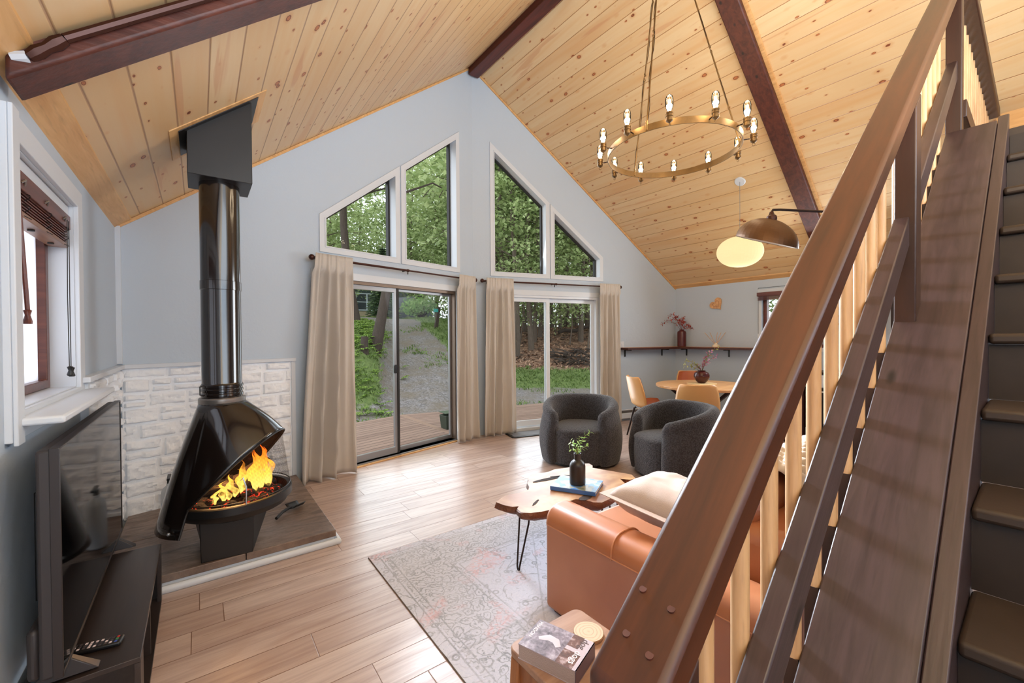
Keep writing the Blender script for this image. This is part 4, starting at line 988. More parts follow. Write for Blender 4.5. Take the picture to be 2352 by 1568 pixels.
sm.build('stems', plain('stem_green', (120, 128, 70), .5), va); lm_.build('leaves', M['leafg'], va, sharp=0, fix=False)

# ------------------------------------------------------------------ leather sofa, pillow, blanket
def leather():
    t = NT('tan_leather'); o = t.obj(); n_ = t.noise(o, 2.6, 3.0, .5); v = t.vor(o, 420.0)
    col = t.mix(t.map(n_, .35, .65), lin(188, 122, 84), lin(172, 106, 70))
    t.bsdf(col, .34, 0, t.bump(v, .10, .0006), Coat_Weight=.15, Coat_Roughness=.25); return t.m
M['leather'] = leather(); M['piping'] = plain('leather_piping', (192, 128, 90), .4)
so = thing('leather_sofa', 'tan leather sofa with rounded arms backing onto the staircase', 'sofa', (1.40, .56, 0))    # origin: outer near corner
AW, DEP, LEN, AH = .205, 1.05, 2.15, .545
def arm(x0, sgn, nm='arm'):
    prof = [(0, .03), (AW, .03), (AW, AH-.085)] + [(AW-.09+.09*math.cos(R(a)), AH-.09+.09*math.sin(R(a))) for a in range(15, 91, 15)] + [(.075+.075*math.cos(R(a)), AH-.075+.075*math.sin(R(a))) for a in range(90, 166, 15)] + [(-.004, AH-.09), (0, AH-.105)]
    mb = MB(); mb.prism([(x0+sgn*u, w) for u, w in prof], lambda u, w, d: (u, d, w), .0, DEP); return mb.build(nm, M['leather'], so, bevel=.022, seg=4, sharp=60)
a1 = arm(0, 1); arm(LEN, -1)
MB().tube([(-.003, .02, AH-.092), (-.003, DEP-.02, AH-.092)], .0035, 6).build('piping', M['piping'], a1)
sp = [(0-.002+.0, .62, AH-.10)] + [(.075+.078*math.cos(R(a)), .62+.0*a, AH-.075+.078*math.sin(R(a))) for a in range(170, 89, -10)] + [(AW-.09+.093*math.cos(R(a)), .62, AH-.09+.093*math.sin(R(a))) for a in range(90, 9, -10)]
MB().tube(sp, .0045, 6).build('piping', M['piping'], a1)
MB().box(AW+.002, .0, .05, LEN-AW-.002, .27, .70).build('backrest', M['leather'], so, bevel=.06, seg=5, sharp=60)
MB().box(AW+.002, .271, .05, LEN-AW-.002, DEP-.05, .27).build('base', M['leather'], so, bevel=.02, seg=3)
sx0 = AW+.006; sw_ = (LEN-2*AW-.016)/2
for k in range(2):
    a = sx0+k*(sw_+.004)
    MB().box(a, .272, .272, a+sw_, DEP-.02, .44).build('seat_cushion', M['leather'], so, bevel=.045, seg=4, sharp=60)
    bc = MB(); bc.hexa([(a+.01, .21, .441), (a+sw_-.01, .21, .441), (a+sw_-.01, .46, .441), (a+.01, .46, .441), (a+.01, .13, .80), (a+sw_-.01, .13, .80), (a+sw_-.01, .32, .82), (a+.01, .32, .82)])
    bc.build('back_cushion', M['leather'], so, bevel=.07, seg=5, sharp=60)
for x_, y_ in ((.06, .06), (LEN-.06, .06), (.06, DEP-.06), (LEN-.06, DEP-.06)): MB().box(x_-.03, y_-.03, 0, x_+.03, y_+.03, .05).build('leg', M['darkwood'], so, bevel=.005)
def cloth(name, c1, c2, bsc=260, st=.35):
    t = NT(name); o = t.obj(); n_ = t.noise(t.scale(o, (1, 1, 1)), bsc, 2.0); t.bsdf(t.mix(t.noise(o, 30.0, 3.0), lin(*c1), lin(*c2)), .85, 0, t.bump(n_, st, .002)); return t.m
def pillow(name, lab, loc, rot, w, h, th, m):
    def P(u, v):
        x, y = 2*u-1, 2*v-1
        ex, ey = 1-abs(x)**4, 1-abs(y)**4
        pin = 1-.10*(1-abs(x)**2.0)*0-.07*math.sin(PI*abs(y)/2)**2*(1-x*x)*0
        return x, y, max(0.0, ex*ey)
    n_ = 25; top = []; bot = []
    mb = MB()
    for sg in (1, -1):
        def f_(u, v):
            x, y, k = P(u, v); bul = .88+.12*max(abs(x), abs(y))**3
            sx_ = 1-.07*(1-abs(y)**3); sy_ = 1-.07*(1-abs(x)**3)
            wr = .035*blend_noise(x*2.3+7, y*2.3, sg, 1.5)*k
            return (w/2*x*sy_ if False else w/2*x*(.93+.07*abs(y)**3), h/2*y*(.93+.07*abs(x)**3), sg*th/2*(k**.55)+wr*th*2)
        mb.grid(f_, n_, n_)
    o = mb.build(name, m, None, sharp=0); o.location = loc; o.rotation_euler = rot
    for p in o.data.polygons: p.use_smooth = True
    return tag(o, lab, 'pillow')
pl_ = pillow('throw_pillow', 'cream linen throw pillow leaning in the corner of the leather sofa', (1.79, 1.115, .615), (R(7), R(4), R(8)), .47, .47, .19, cloth('pillow_linen', (196, 178, 168), (184, 165, 155)))
fl_ = MB(); fl_.ring([(-.258, -.258), (.258, -.258), (.258, .258), (-.258, .258)], [(-.228, -.228), (.228, -.228), (.228, .228), (-.228, .228)], lambda u, w, d: (u+.004*math.sin(40*w), w+.004*math.sin(40*u), d+.006*math.sin(25*(u+w))), -.0015, .0015); fl_.build('flange', pl_.data.materials[0], pl_)
def blanket():
    t = NT('chunky_knit'); o = t.obj(); t.bsdf(t.mix(t.noise(o, 12.0, 2.0), lin(236, 220, 200), lin(218, 196, 172)), .95, 0, t.bump(t.noise(o, 120.0, 2.0), .4, .003), Sheen_Weight=.3)
    prof = [(.0, .50, .36), (.0, .535, .42), (.0, .55, .55), (0, .565, .70), (0, .62, .80), (0, .70, .86), (0, .80, .865), (0, .90, .80), (0, .97, .66), (0, 1.03, .50), (0, 1.15, .475), (0, 1.32, .475)]
    def f_(u, v):
        s_ = v*(len(prof)-1); i = min(int(s_), len(prof)-2); q = s_-i; y = prof[i][1]*(1-q)+prof[i+1][1]*q; z = prof[i][2]*(1-q)+prof[i+1][2]*q
        x = 1.86+.68*u+.03*math.sin(v*9)+.02*blend_noise(v*8, u, 0, 1); col_ = u*9; row = v*26+.5*(int(col_) % 2)
        k = abs(math.sin(PI*col_))**.6*(.55+.45*abs(math.sin(PI*row)))
        nx = prof[min(i+1, len(prof)-1)]; ty, tz = nx[1]-prof[i][1], nx[2]-prof[i][2]; l = math.hypot(ty, tz) or 1
        a = .034*k; return (x, y-tz/l*a, z+ty/l*a)
    o = MB(); o.grid(f_, 82, 130); b = o.build('knit_blanket', t.m, None, sharp=0, solid=.006)
    for p in b.data.polygons: p.use_smooth = True
    tag(b, 'cream chunky knit blanket draped over the back of the leather sofa', 'blanket')
blanket()

# ------------------------------------------------------------------ side stool with book and wood slice
ss = thing('wooden_stool', 'small carved wooden stool table beside the sofa arm with a book on top', 'side table', (.905, .895, 0))
M['acacia'] = wood('stool_wood', (178, 118, 74), (134, 78, 44), .3, 1.0, 2, .06)
M['acatop'] = wood('stool_top_wood', (176, 140, 118), (144, 106, 86), .28, .8, 0, .05)
q = .152; rc_ = .03
rp = [(sx*(q-rc_)+rc_*math.cos(R(a)), sy*(q-rc_)+rc_*math.sin(R(a))) for sx, sy, a0 in ((1, 1, 0), (-1, 1, 90), (-1, -1, 180), (1, -1, 270)) for a in range(a0, a0+91, 15)]
MB().prism(rp, lambda u, w, d: (u, w, d), .425, .449).build('top', M['acatop'], ss, bevel=.004)
def arch(ax):
    # a barrel sided panel with an oval opening, swept through a thin depth on both faces
    no = 40; out = []; inn = []
    for k in range(no):
        a = 2*PI*k/no; c, s_ = math.cos(a), math.sin(a)
        kx = 1/max(abs(c), abs(s_)); x, z = kx*c, kx*s_
        out.append((x*(q-.004)*(1+.07*(1-z*z)), .2125+z*.2115)); inn.append((.088*c*(1+.10*math.cos(2*a)), .185+.165*s_))
    for d0, d1 in ((-q+.012, -q+.05), (q-.05, q-.012)):
        f_ = (lambda u, w, d: (u, d, w)) if ax == 0 else (lambda u, w, d: (d, u, w))
        MB().ring(out, inn, f_, d0, d1).build('leg_panel', M['acacia'], ss, bevel=.006, sharp=50)
arch(0); arch(1)
bo = thing('dog_book', 'thick paperback photo book with sepia dog pictures on the carved stool', 'book', (.838, .915, .4495), R(-71))
bw, bh, bt = .094, .064, .044
def photo(name, dark, mid, light, sc_):
    t = NT(name); o = t.obj(); n_ = t.noise(o, sc_, 5.0, .65, .8); n2 = t.noise(o, 90.0, 3.0)
    t.bsdf(t.ramp(t.math('ADD', t.math('MULTIPLY', n_, .75), t.math('MULTIPLY', n2, .25)), [(.34, lin(*dark)), (.5, lin(*mid)), (.66, lin(*light))]), .3); return t.m
pm = plain('cover_pale', (186, 172, 180), .3)
MB().box(-bw, -bh, 0, bw, bh, .002).build('back_cover', pm, bo)
MB().box(-bw+.002, -bh+.001, .002, bw-.003, bh-.002, bt-.002).build('pages', plain('old_pages', (176, 156, 148), .8, bump=.6, bscale=300), bo)
cv = MB().box(-bw, -bh, bt-.002, bw, bh, bt).build('front_cover', pm, bo)
MB().box(bw-.003, -bh, 0, bw, bh, bt).build('spine', plain('cover_spine', (92, 70, 76), .4), bo)
MB().box(-bw+.0, -bh+.0, bt, .028, bh, bt+.0004).build('photograph', photo('dog_photo', (56, 44, 52), (124, 110, 120), (178, 166, 176), 22), cv)
MB().box(.028, bh-.052, bt, .062, bh, bt+.0004).build('photograph', photo('dog_photo_dark', (64, 36, 30), (110, 72, 60), (190, 168, 166), 34), cv)
MB().box(.028, -bh, bt, .080, -bh+.060, bt+.0004).build('photograph', photo('dog_photo_dark2', (60, 34, 28), (104, 66, 54), (198, 176, 176), 30), cv)
dg = MB()
dg.tube([(-.055, -.01, bt+.0006), (-.03, .008, bt+.0007), (-.005, .006, bt+.0007), (.012, -.012, bt+.0006)], [.006, .013, .012, .008], 8)
dg.v = [(x, y, bt+.0004+(z-bt)*.05) for x, y, z in dg.v]
dg.build('dog_picture', plain('dog_light', (186, 176, 182), .4), cv)
def text(s_, size, loc, rz, m, par, nm='lettering'):
    c = bpy.data.curves.new(nm, 'FONT'); c.body = s_; c.size = size; c.extrude = .0002; c.align_x = 'CENTER'; c.align_y = 'CENTER'
    q = bpy.data.objects.new('tmp', c); C.objects.link(q); bpy.context.view_layer.update()
    me = bpy.data.meshes.new_from_object(q.evaluated_get(bpy.context.evaluated_depsgraph_get())); bpy.data.objects.remove(q)
    me.materials.clear(); me.materials.append(m); o = bpy.data.objects.new(nm, me); C.objects.link(o); o.parent = par; o.location = loc; o.rotation_euler = (0, 0, rz); return o
wt_ = plain('print_white', (238, 230, 234), .5); bt_ = plain('print_brown', (74, 46, 44), .5)
text('PHAIDON', .017, (-bw+.012, .018, bt+.0006), R(-90), wt_, cv)
text('dog', .029, (.070, .038, bt+.0006), R(-90), bt_, cv); text('dogs', .029, (.070, -.022, bt+.0006), R(-90), wt_, cv)
cs = thing('wood_slice_coaster', 'round pale wood slice coaster on the carved stool', 'coaster', (.985, .925, .4495))
def rings():
    t = NT('tree_rings'); o = t.obj(); ln_ = t.n('ShaderNodeVectorMath', operation='LENGTH'); t.l(o, ln_.inputs[0])
    d_ = t.math('ADD', ln_.outputs['Value'], t.math('MULTIPLY', t.noise(o, 30.0, 2.0), .012)); k = t.math('PINGPONG', t.math('MULTIPLY', d_, 190.0), 1.0)
    t.bsdf(t.mix(t.map(k, .55, 1.0, 0, .5), lin(200, 172, 140), lin(150, 114, 84)), .5); return t.m
MB().lathe([(.047, 0), (.0485, .004), (.0485, .009), (.047, .0105)], 28).build('bark_rim', plain('rim_brown', (150, 110, 78), .7), cs)
MB().lathe([(.0, .0106), (.0465, .0106), (.0465, .0112), (.0, .0112)], 28, cap=False).build('cut_face', rings(), cs)

# ------------------------------------------------------------------ chandelier
CX, CY, CZ = 3.2227, 2.0475, 2.955
ch = thing('ring_chandelier', 'large round brass ring chandelier with twelve glowing filament bulbs', 'chandelier', (CX, CY, CZ))
RR = .53
MB().ring([( (RR)*math.cos(2*PI*k/72), (RR)*math.sin(2*PI*k/72)) for k in range(72)], [((RR-.007)*math.cos(2*PI*k/72), (RR-.007)*math.sin(2*PI*k/72)) for k in range(72)], lambda u, w, d: (u, w, d), -.026, .026).build('ring', M['brass'], ch, bevel=.0015)
M['fil'] = emit('filament', (255, 206, 124), 16.0)
BULB_W = 3.5
tip = (XR-CX, .0, 1.95)
def bulb(k):
    a = .0151-k*PI/6+PI; x, y = .603*math.cos(a), .603*math.sin(a)
    MB().tube([(RR*math.cos(a), RR*math.sin(a), .0), (.575*math.cos(a), .575*math.sin(a), .0)], .0045, 8).build('arm', M['iron'], ch)
    s_ = MB().lathe([(.004, -.040), (.012, -.036), (.024, -.026), (.0255, -.014), (.022, -.012), (.022, .0), (.0265, .003), (.0265, .012), (.023, .014), (.023, .020), (.026, .022), (.026, .032), (.019, .036)], 20, (x, y, 0)).build('socket', M['brass'], ch, sharp=40)
    tb = MB(); tb.tube([(x+.010*math.cos(2*PI*j/14)*math.cos(a), y+.010*math.cos(2*PI*j/14)*math.sin(a), -.049+.010*math.sin(2*PI*j/14)) for j in range(14)], .0018, 6, closed=True); tb.build('pull_ring', M['brass'], s_)
    b = MB().lathe([(.013, .036), (.015, .046), (.024, .066), (.0275, .085), (.0275, .125), (.024, .143), (.014, .156), (.003, .161)], 20, (x, y, 0), cap=False).build('bulb', M['bulbglass'], ch)
    fm = MB()
    for j in range(4):
        an = PI/2*j+.4; fm.tube([(x+.007*math.cos(an), y+.007*math.sin(an), .066), (x+.009*math.cos(an+.2), y+.009*math.sin(an+.2), .126)], .0028, 6)
    fm.build('filament', M['fil'], b)
    l = bpy.data.lights.new('bulb_light', 'POINT'); l.energy = BULB_W; l.color = (1, .87, .68); l.shadow_soft_size = .03
    o = bpy.data.objects.new('bulb_light', l); C.objects.link(o); o.location = (CX+x, CY+y, CZ+.10)
for k in range(12): bulb(k)
for a in [PI+.0151-k*PI/6 for k in (-.4, 3.62, 7.65)]:
    p0 = Vector((RR*.99*math.cos(a), RR*.99*math.sin(a), .02)); p3 = Vector(tip)+Vector((.02*math.cos(a), .02*math.sin(a), 0))
    prev = None
    rd = MB()
    cut = (0, .40, .70, 1.0)
    for i in range(3):
        q0, q1 = p0.lerp(p3, cut[i]+.010), p0.lerp(p3, cut[i+1]-.010)
        rd.tube([q0, q1], .006, 8)
        for q_ in (q0, q1): rd.tube([q_+Vector((.011*math.cos(2*PI*j/10), 0, .011*math.sin(2*PI*j/10))) for j in range(10)], .004, 6, closed=True)
    rd.build('hanging_rod', M['brass'], ch)
    MB().tube([p0+Vector((0, 0, -.035)), p0+Vector((0, 0, .035))], .009, 8).build('rod_clip', M['brass'], ch)
    MB().tube([p0.lerp(p3, t/24)+Vector((.012*math.cos(a+1.5)*math.sin(t*.9), .012*math.sin(a+1.5)*math.sin(t*.9), 0)) for t in range(25)], .0025, 5).build('wire', M['iron'], ch)
MB().lathe([(.02, 1.93), (.06, 1.95), (.06, 1.97), (.02, 2.0), (.02, 2.085)], 20, (tip[0], 0, 0)).build('canopy', M['brass'], ch)

# ------------------------------------------------------------------ pendant over the dining table
pe = thing('pendant_lamp', 'glowing cream pebble shaped pendant lamp hanging over the dining table', 'pendant lamp', (5.404, 2.505, 2.437))
def opal():
    t = NT('opal_glass'); e = t.n('ShaderNodeEmission'); e.inputs[0].default_value = lin(255, 232, 172); e.inputs[1].default_value = .92
    d = t.n('ShaderNodeBsdfDiffuse'); d.inputs[0].default_value = lin(120, 112, 90); m = t.n('ShaderNodeAddShader'); t.l(e.outputs[0], m.inputs[0]); t.l(d.outputs[0], m.inputs[1]); t.l(m.outputs[0], t.out.inputs[0]); return t.m
mb = MB(); mb.grid(lambda u, v: (.262*math.sin(PI*v)**.92*math.cos(2*PI*u), .262*math.sin(PI*v)**.92*math.sin(2*PI*u), -.192*math.cos(PI*v)+.025*math.sin(PI*v)*math.cos(2*PI*u-.6)), 40, 24, cu=True)
mb.build('shade', opal(), pe, sharp=0)
cz = zc(5.404)-2.437
MB().tube([(0, 0, .19), (.004, 0, .5), (0, 0, cz)], .003, 6).build('cord', M['alumgrey'], pe)
cn_ = MB(); cn_.lathe([(.0, .0), (.055, .0), (.062, .006), (.065, .02), (.0, .02)], 28, cap=False); c_ = cn_.build('canopy', M['white'], pe); c_.location = (0, 0, cz-.018); c_.rotation_euler = (0, math.atan(SL), 0)
l = bpy.data.lights.new('pendant_light', 'POINT'); l.energy = 11; l.color = (1, .88, .7); l.shadow_soft_size = .2
o = bpy.data.objects.new('pendant_light', l); C.objects.link(o); o.location = (5.404, 2.505, 2.16)

# ------------------------------------------------------------------ arc floor lamp
al = thing('arc_floor_lamp', 'bronze dome arc floor lamp reaching over the leather sofa', 'floor lamp', (3.60, .93, 0))
shx, shy, shz = 3.147-3.60, 1.282-.93, 2.04
tl_ = R(-13)
def dome(u, v, r=.195):
    a = PI/2*v; x, y, z = r*math.sin(a)*math.cos(2*PI*u), r*math.sin(a)*math.sin(2*PI*u), .165*math.cos(a)
    ax, ay = .80, -.60   # tilt about the view direction: far rim lower
    k = x*ax+y*ay; bx_, by_ = .60, .80; k2 = x*bx_+y*by_; z = z+.31*k2
    return (shx+x-ax*k+ax*(k*math.cos(tl_)-z*math.sin(tl_)), shy+y-ay*k+ay*(k*math.cos(tl_)-z*math.sin(tl_)), shz+k*math.sin(tl_)+z*math.cos(tl_))
mb = MB(); mb.grid(lambda u, v: dome(u, .06+.94*v), 40, 16, cu=True); sd_ = mb.build('shade', plain('lamp_bronze', (92, 62, 36), .42, .55), al, sharp=0)
mb = MB(); mb.grid(lambda u, v: dome(u, .04+.95*v, .189), 40, 14, cu=True); mb.build('shade_lining', plain('lamp_white', (236, 226, 214), .5), sd_, sharp=0, fix=False)
tp_ = dome(0, 0); MB().lathe([(.030, -.02), (.034, .0), (.030, .018), (.018, .028), (.012, .048)], 16, tp_).build('cap', M['bronze'], al)
MB().tube([(tp_[0], tp_[1], tp_[2]+.045), (tp_[0]+.01, tp_[1]-.005, tp_[2]+.062), (tp_[0]+.06, tp_[1]-.03, tp_[2]+.066), (-.02, .01, 2.235), (.0, .0, 2.225)], .0085, 8).build('arm', M['iron'], al)
MB().tube([(0, 0, .02), (0, 0, 2.225)], .011, 10).build('pole', M['iron'], al)
MB().lathe([(.0, 0), (.14, 0), (.142, .012), (.13, .022), (.02, .026), (.012, .04)], 28, cap=False).build('base', M['iron'], al)

# ------------------------------------------------------------------ dining set
dt = thing('dining_table', 'round light wood dining table on dark crossed metal legs', 'dining table', (5.33, 2.93, 0))
M['tabletop'] = wood('table_top', (226, 176, 120), (198, 144, 92), .32, .8, 0, .05)
MB().lathe([(.0, .722), (.585, .722), (.60, .728), (.60, .752), (.595, .757), (.0, .757)], 64, cap=False).build('top', M['tabletop'], dt, sharp=30)
for a in (R(20), R(80), R(140)):
    for s_ in (1,):
        c, s2 = math.cos(a), math.sin(a); mb = MB(); n0 = (-s2*.022, c*.022)
        for x0, x1 in ((-.42, .42), (.42, -.42)):
            mb.hexa([(c*x+sg*n0[0], s2*x+sg*n0[1], z) for x, z in ((x0, .0),) for sg in (-1, 1)] + [(c*(x0+.05)+sg*n0[0], s2*(x0+.05)+sg*n0[1], 0) for sg in (1, -1)] + [(c*x1+sg*n0[0], s2*x1+sg*n0[1], .72) for sg in (-1, 1)] + [(c*(x1+.05)+sg*n0[0], s2*(x1+.05)+sg*n0[1], .72) for sg in (1, -1)])
        mb.build('leg', M['iron'], dt)
pm_ = thing('placemat', 'round woven pale placemat at the centre of the dining table', 'placemat', (5.39, 2.99, .7575))
MB().lathe([(.0, .0), (.185, .0), (.188, .003), (.18, .006)]+[(.18-.012*k, .006+(.0018 if k % 2 else 0)) for k in range(1, 15)], 40, cap=False).build('weave', plain('woven_straw', (222, 190, 140), .8, bump=.6, bscale=90), pm_, sharp=20)
dv = thing('round_vase', 'round dark red brown vase with pink and green sprigs on the dining table', 'vase', (5.40, 3.0, .767))
MB().lathe([(.0, 0), (.045, 0), (.075, .03), (.098, .075), (.10, .105), (.088, .135), (.06, .152), (.048, .156), (.052, .166), (.044, .166), (.04, .15), (.0, .13)], 28, cap=False).build('body', plain('vase_maroon', (70, 28, 26), .22), dv)
rnd = random.Random(9); sm, l1, l2 = MB(), MB(), MB()
fx_, fy_ = .80, -.60
for k, (dx, h1, cl) in enumerate(((-.10, .26, 0), (-.26, .24, 0), (-.19, .30, 0), (.06, .34, 1), (.14, .42, 1), (.18, .36, 1), (.25, .46, 0), (.10, .28, 1), (-.05, .22, 1))):
    e = rnd.uniform(-.06, .06)
    sprig(sm, l1 if cl == 0 else l2, [(0, 0, .14), (fx_*dx*.25, fy_*dx*.25, .14+(h1-.14)*.5), (fx_*dx*.65+e, fy_*dx*.65+e, .14+(h1-.14)*.88), (fx_*dx+e, fy_*dx+e, h1)], rnd, 12, .045, .022)
sm.build('stems', plain('stem_brown', (90, 80, 50), .6), dv); l1.build('leaves', leafmat('sprig_green', (120, 120, 62), (168, 166, 96)), dv, sharp=0, fix=False); l2.build('petals', leafmat('sprig_pink', (150, 70, 100), (206, 140, 172)), dv, sharp=0, fix=False)
M['chair'] = plain('chair_tan', (222, 168, 108), .36, bump=.08, bscale=220)
M['chairin'] = plain('chair_inner', (176, 92, 52), .34)
def dining_chair(lab, loc, rz):
    o = thing('dining_chair', lab, 'dining chair', loc, rz, 'tan dining chairs around the round table')      # faces +X
    prof = [(.235, .425), (.225, .452), (.12, .455), (-.04, .44), (-.14, .445), (-.185, .475), (-.212, .55), (-.238, .66), (-.262, .76), (-.28, .835), (-.284, .85)]
    hw = [.175, .195, .222, .236, .238, .236, .232, .226, .212, .188, .165]
    def f_(u, v, off=0.0):
        s_ = v*(len(prof)-1); i = min(int(s_), len(prof)-2); q = s_-i
        x = prof[i][0]*(1-q)+prof[i+1][0]*q; z = prof[i][1]*(1-q)+prof[i+1][1]*q; w = hw[i]*(1-q)+hw[i+1]*q
        y = (2*u-1); e = abs(y)**2.6; back = max(0, min(1, (s_-3)/3.0))
        return (x+.075*e*back-off*back, w*y, z+.055*e*(1-back)*(1 if s_ > .6 else .3)+.0+off*(1-back))
    m = MB(); m.grid(f_, 21, 41); sh_ = m.build('shell', M['chair'], o, sharp=0, solid=.022)
    for p in sh_.data.polygons: p.use_smooth = True
    m2 = MB(); m2.grid(lambda u, v: (lambda p: (p[0]+.013*max(0, min(1, (v*10-3)/3)), p[1]*.95, p[2]+.0125*(1-max(0, min(1, (v*10-3)/3)))))(f_(u, .04+.92*v)), 19, 37)
    m2.build('upholstery', M['chairin'], o, sharp=0)
    MB().box(-.13, -.13, .41, .13, .13, .428).build('seat_plate', M['iron'], o)
    for sx, sy in ((1, 1), (1, -1), (-1, 1), (-1, -1)):
        MB().tube([(sx*.11, sy*.11, .425), (sx*.14, sy*.145, .395), (sx*.215, sy*.225, .0)], [.014, .0135, .0105], 10).build('leg', M['iron'], o)
    return o
dining_chair('tan leather dining chair seen from the side at left of the round table', (4.93, 3.50, 0), R(-30))
dining_chair('tan dining chair with its back to the room in front of the round table', (4.64, 2.64, 0), R(32))
dining_chair('tan dining chair half hidden behind the round table by the wall shelf', (5.98, 3.45, 0), R(218))

# ------------------------------------------------------------------ things on the shelf and wall
SZ = 1.2135
rv = thing('tall_vase', 'tall dark red bottle vase with red dried flowers on the corner shelf', 'vase', (6.60, 4.02, SZ))
MB().lathe([(.0, 0), (.066, 0), (.072, .006), (.072, .235), (.066, .258), (.045, .272), (.036, .278), (.036, .292), (.03, .292), (.028, .27), (0, .26)], 28, cap=False).build('bottle', plain('vase_oxblood', (84, 26, 22), .3), rv)
rnd = random.Random(12); sm, lf = MB(), MB()
for k in range(9):
    dx = (-.10, -.22, -.30, .02, .06, .14, -.03, .18, -.16)[k]; h1 = (.52, .56, .46, .50, .44, .38, .47, .33, .50)[k]; e = rnd.uniform(-.04, .04)
    P = [(0, 0, .26), (fx_*dx*.3, fy_*dx*.3, .27+(h1-.27)*.6), (fx_*dx*.7+e, fy_*dx*.7+e, h1), (fx_*dx*1.1+e, fy_*dx*1.1+e, h1-.03-.25*max(0, -dx-.1))]
    sprig(sm, lf, P, rnd, 20, .042, .024)
sm.build('stems', plain('stem_red', (110, 60, 50), .6), rv); lf.build('petals', leafmat('dried_red', (150, 40, 34), (226, 110, 96), .2), rv, sharp=0, fix=False)
df = thing('reed_diffuser', 'small cream reed diffuser with pale sticks on the corner shelf', 'diffuser', (6.60, 3.43, SZ))
MB().lathe([(.0, 0), (.052, 0), (.058, .008), (.05, .034), (.022, .048), (.018, .066), (.02, .07), (.014, .07), (.0, .05)], 24, cap=False).build('bottle', plain('diffuser_cream', (238, 222, 196), .4), df)
for a, s_ in ((-.55, .05), (-.34, -.05), (.30, .04), (.48, -.03), (.14, .1)):
    MB().tube([(0, 0, .03), (fx_*.17*a/.5*.9+s_*.2, fy_*.17*a/.5*.9+s_*.3, .235)], .0035, 6).build('reed', M['tabletop'], df)
hw_ = thing('wooden_heart', 'light wooden heart hanging on the right wall above the shelf', 'wall ornament', (XE-.002, 3.475, 1.905))
def heart(s_):
    P = []
    for k in range(60):
        t_ = 2*PI*k/60; x = 16*math.sin(t_)**3; y = 13*math.cos(t_)-5*math.cos(2*t_)-2*math.cos(3*t_)-math.cos(4*t_)
        a = R(-38); P.append(((x*math.cos(a)-y*math.sin(a)), (x*math.sin(a)+y*math.cos(a))))
    return [(p[0]*s_, p[1]*s_) for p in P]   # wall is seen with -Y to the right
fh = lambda u, w, d: (-d, u, w)
MB().prism([(u*1.0, w) for u, w in heart(.0066)], fh, 0, .02).build('plaque', M['tabletop'], hw_, bevel=.004)
MB().ring(heart(.0036), heart(.0031), fh, .0201, .022).build('carved_outline', M['shelfwood'], hw_)
rk = thing('spice_rack', 'small slatted wooden rack on the kitchen wall seen between the balusters', 'rack', (6.6, 1.76, 1.52))
for z in (.0, .10, .20): MB().box(-.08, -.25, z, .11, .25, z+.03).build('slat', M['shelfwood'], rk)
for y_ in (-.25, .23): MB().box(-.02, y_, 0, .02, y_+.02, .26).build('side', M['darkwood'], rk)
# kitchen range
kr = thing('kitchen_range', 'white and black kitchen range seen between the balusters', 'range', (6.42, 1.665, 0))
MB().box(-.28, -.38, .05, .30, .38, .90).build('body', M['white'], kr, bevel=.006)
MB().box(-.27, -.37, .0, .28, .37, .049).build('kick_base', M['blackp'], kr)
dr_ = MB().box(-.30, -.375, .24, -.281, .375, .745).build('oven_door', M['blackp'], kr, bevel=.004)
MB().tube([(-.30, -.32, .70), (-.335, -.32, .70), (-.335, .32, .70), (-.30, .32, .70)], .010, 8).build('handle', M['steel'], dr_)
MB().box(-.30, -.375, .06, -.281, .375, .23).build('drawer', M['white'], kr, bevel=.004)
cpn = MB().box(-.30, -.38, .755, -.281, .38, .90).build('control_panel', M['white'], kr, bevel=.004)
for k in range(5): MB().tube([(-.30, -.28+.14*k, .83), (-.325, -.28+.14*k, .83)], .02, 14).build('knob', M['blackp'], kr)
MB().box(-.285, -.37, .901, .29, .37, .915).build('cooktop', M['blackp'], kr)
MB().box(-.25, -.33, .916, .25, .33, .935).build('grate', M['iron'], kr)
cbx = thing('kitchen_cabinet', 'brown kitchen cabinet side beside the white range', 'cabinet', (6.40, 2.10, 0))
MB().box(-.30, -.045, .0, .31, .045, .90).build('side_panel', M['darkwood'], cbx, bevel=.003)
stl = thing('bar_stool', 'dark footed stool with a round base near the kitchen cabinet', 'stool', (6.3, 2.42, 0))
MB().lathe([(.0, 0), (.19, 0), (.19, .012), (.03, .03), (.025, .05)], 28, cap=False).build('base', M['iron'], stl)
MB().tube([(0, 0, .04), (0, 0, .62)], .024, 12).build('stem', M['iron'], stl)
MB().lathe([(.0, .62), (.16, .62), (.18, .64), (.18, .67), (.16, .69), (.0, .69)], 28, cap=False).build('seat', M['darkwood'], stl)

# ------------------------------------------------------------------ outside: ground
def phi_r(x, y): return math.degrees(math.atan2(x, y)), math.hypot(x, y)
def smooth(a, b, x):
    t = max(0.0, min(1.0, (x-a)/(b-a))); return t*t*(3-2*t)
def ground(x, y):
    ph, r = phi_r(x, y)
    r0 = 10.3+4.3*smooth(26, 36, ph); sl = .205+.03*smooth(28, 38, ph)
    top = 24.0 if ph < 33 else 24.0
    z = -.36+sl*max(0.0, min(r, top)-r0)+.012*max(0.0, r-top)
    bank = (1-smooth(16.5, 21.5, ph))*(smooth(9.3, 13.5, r)*1.12-smooth(15, 24, r)*1.02)
    z += bank
    z += .05*blend_noise(x, y, 0, .6)*smooth(9, 13, r)+.25*blend_noise(x, y, 3, .12)*smooth(24, 32, r)
    if ph > 32: z += .22*blend_noise(x, y, 9, .35)*smooth(15, 19, r)*smooth(32, 36, ph)
    return z
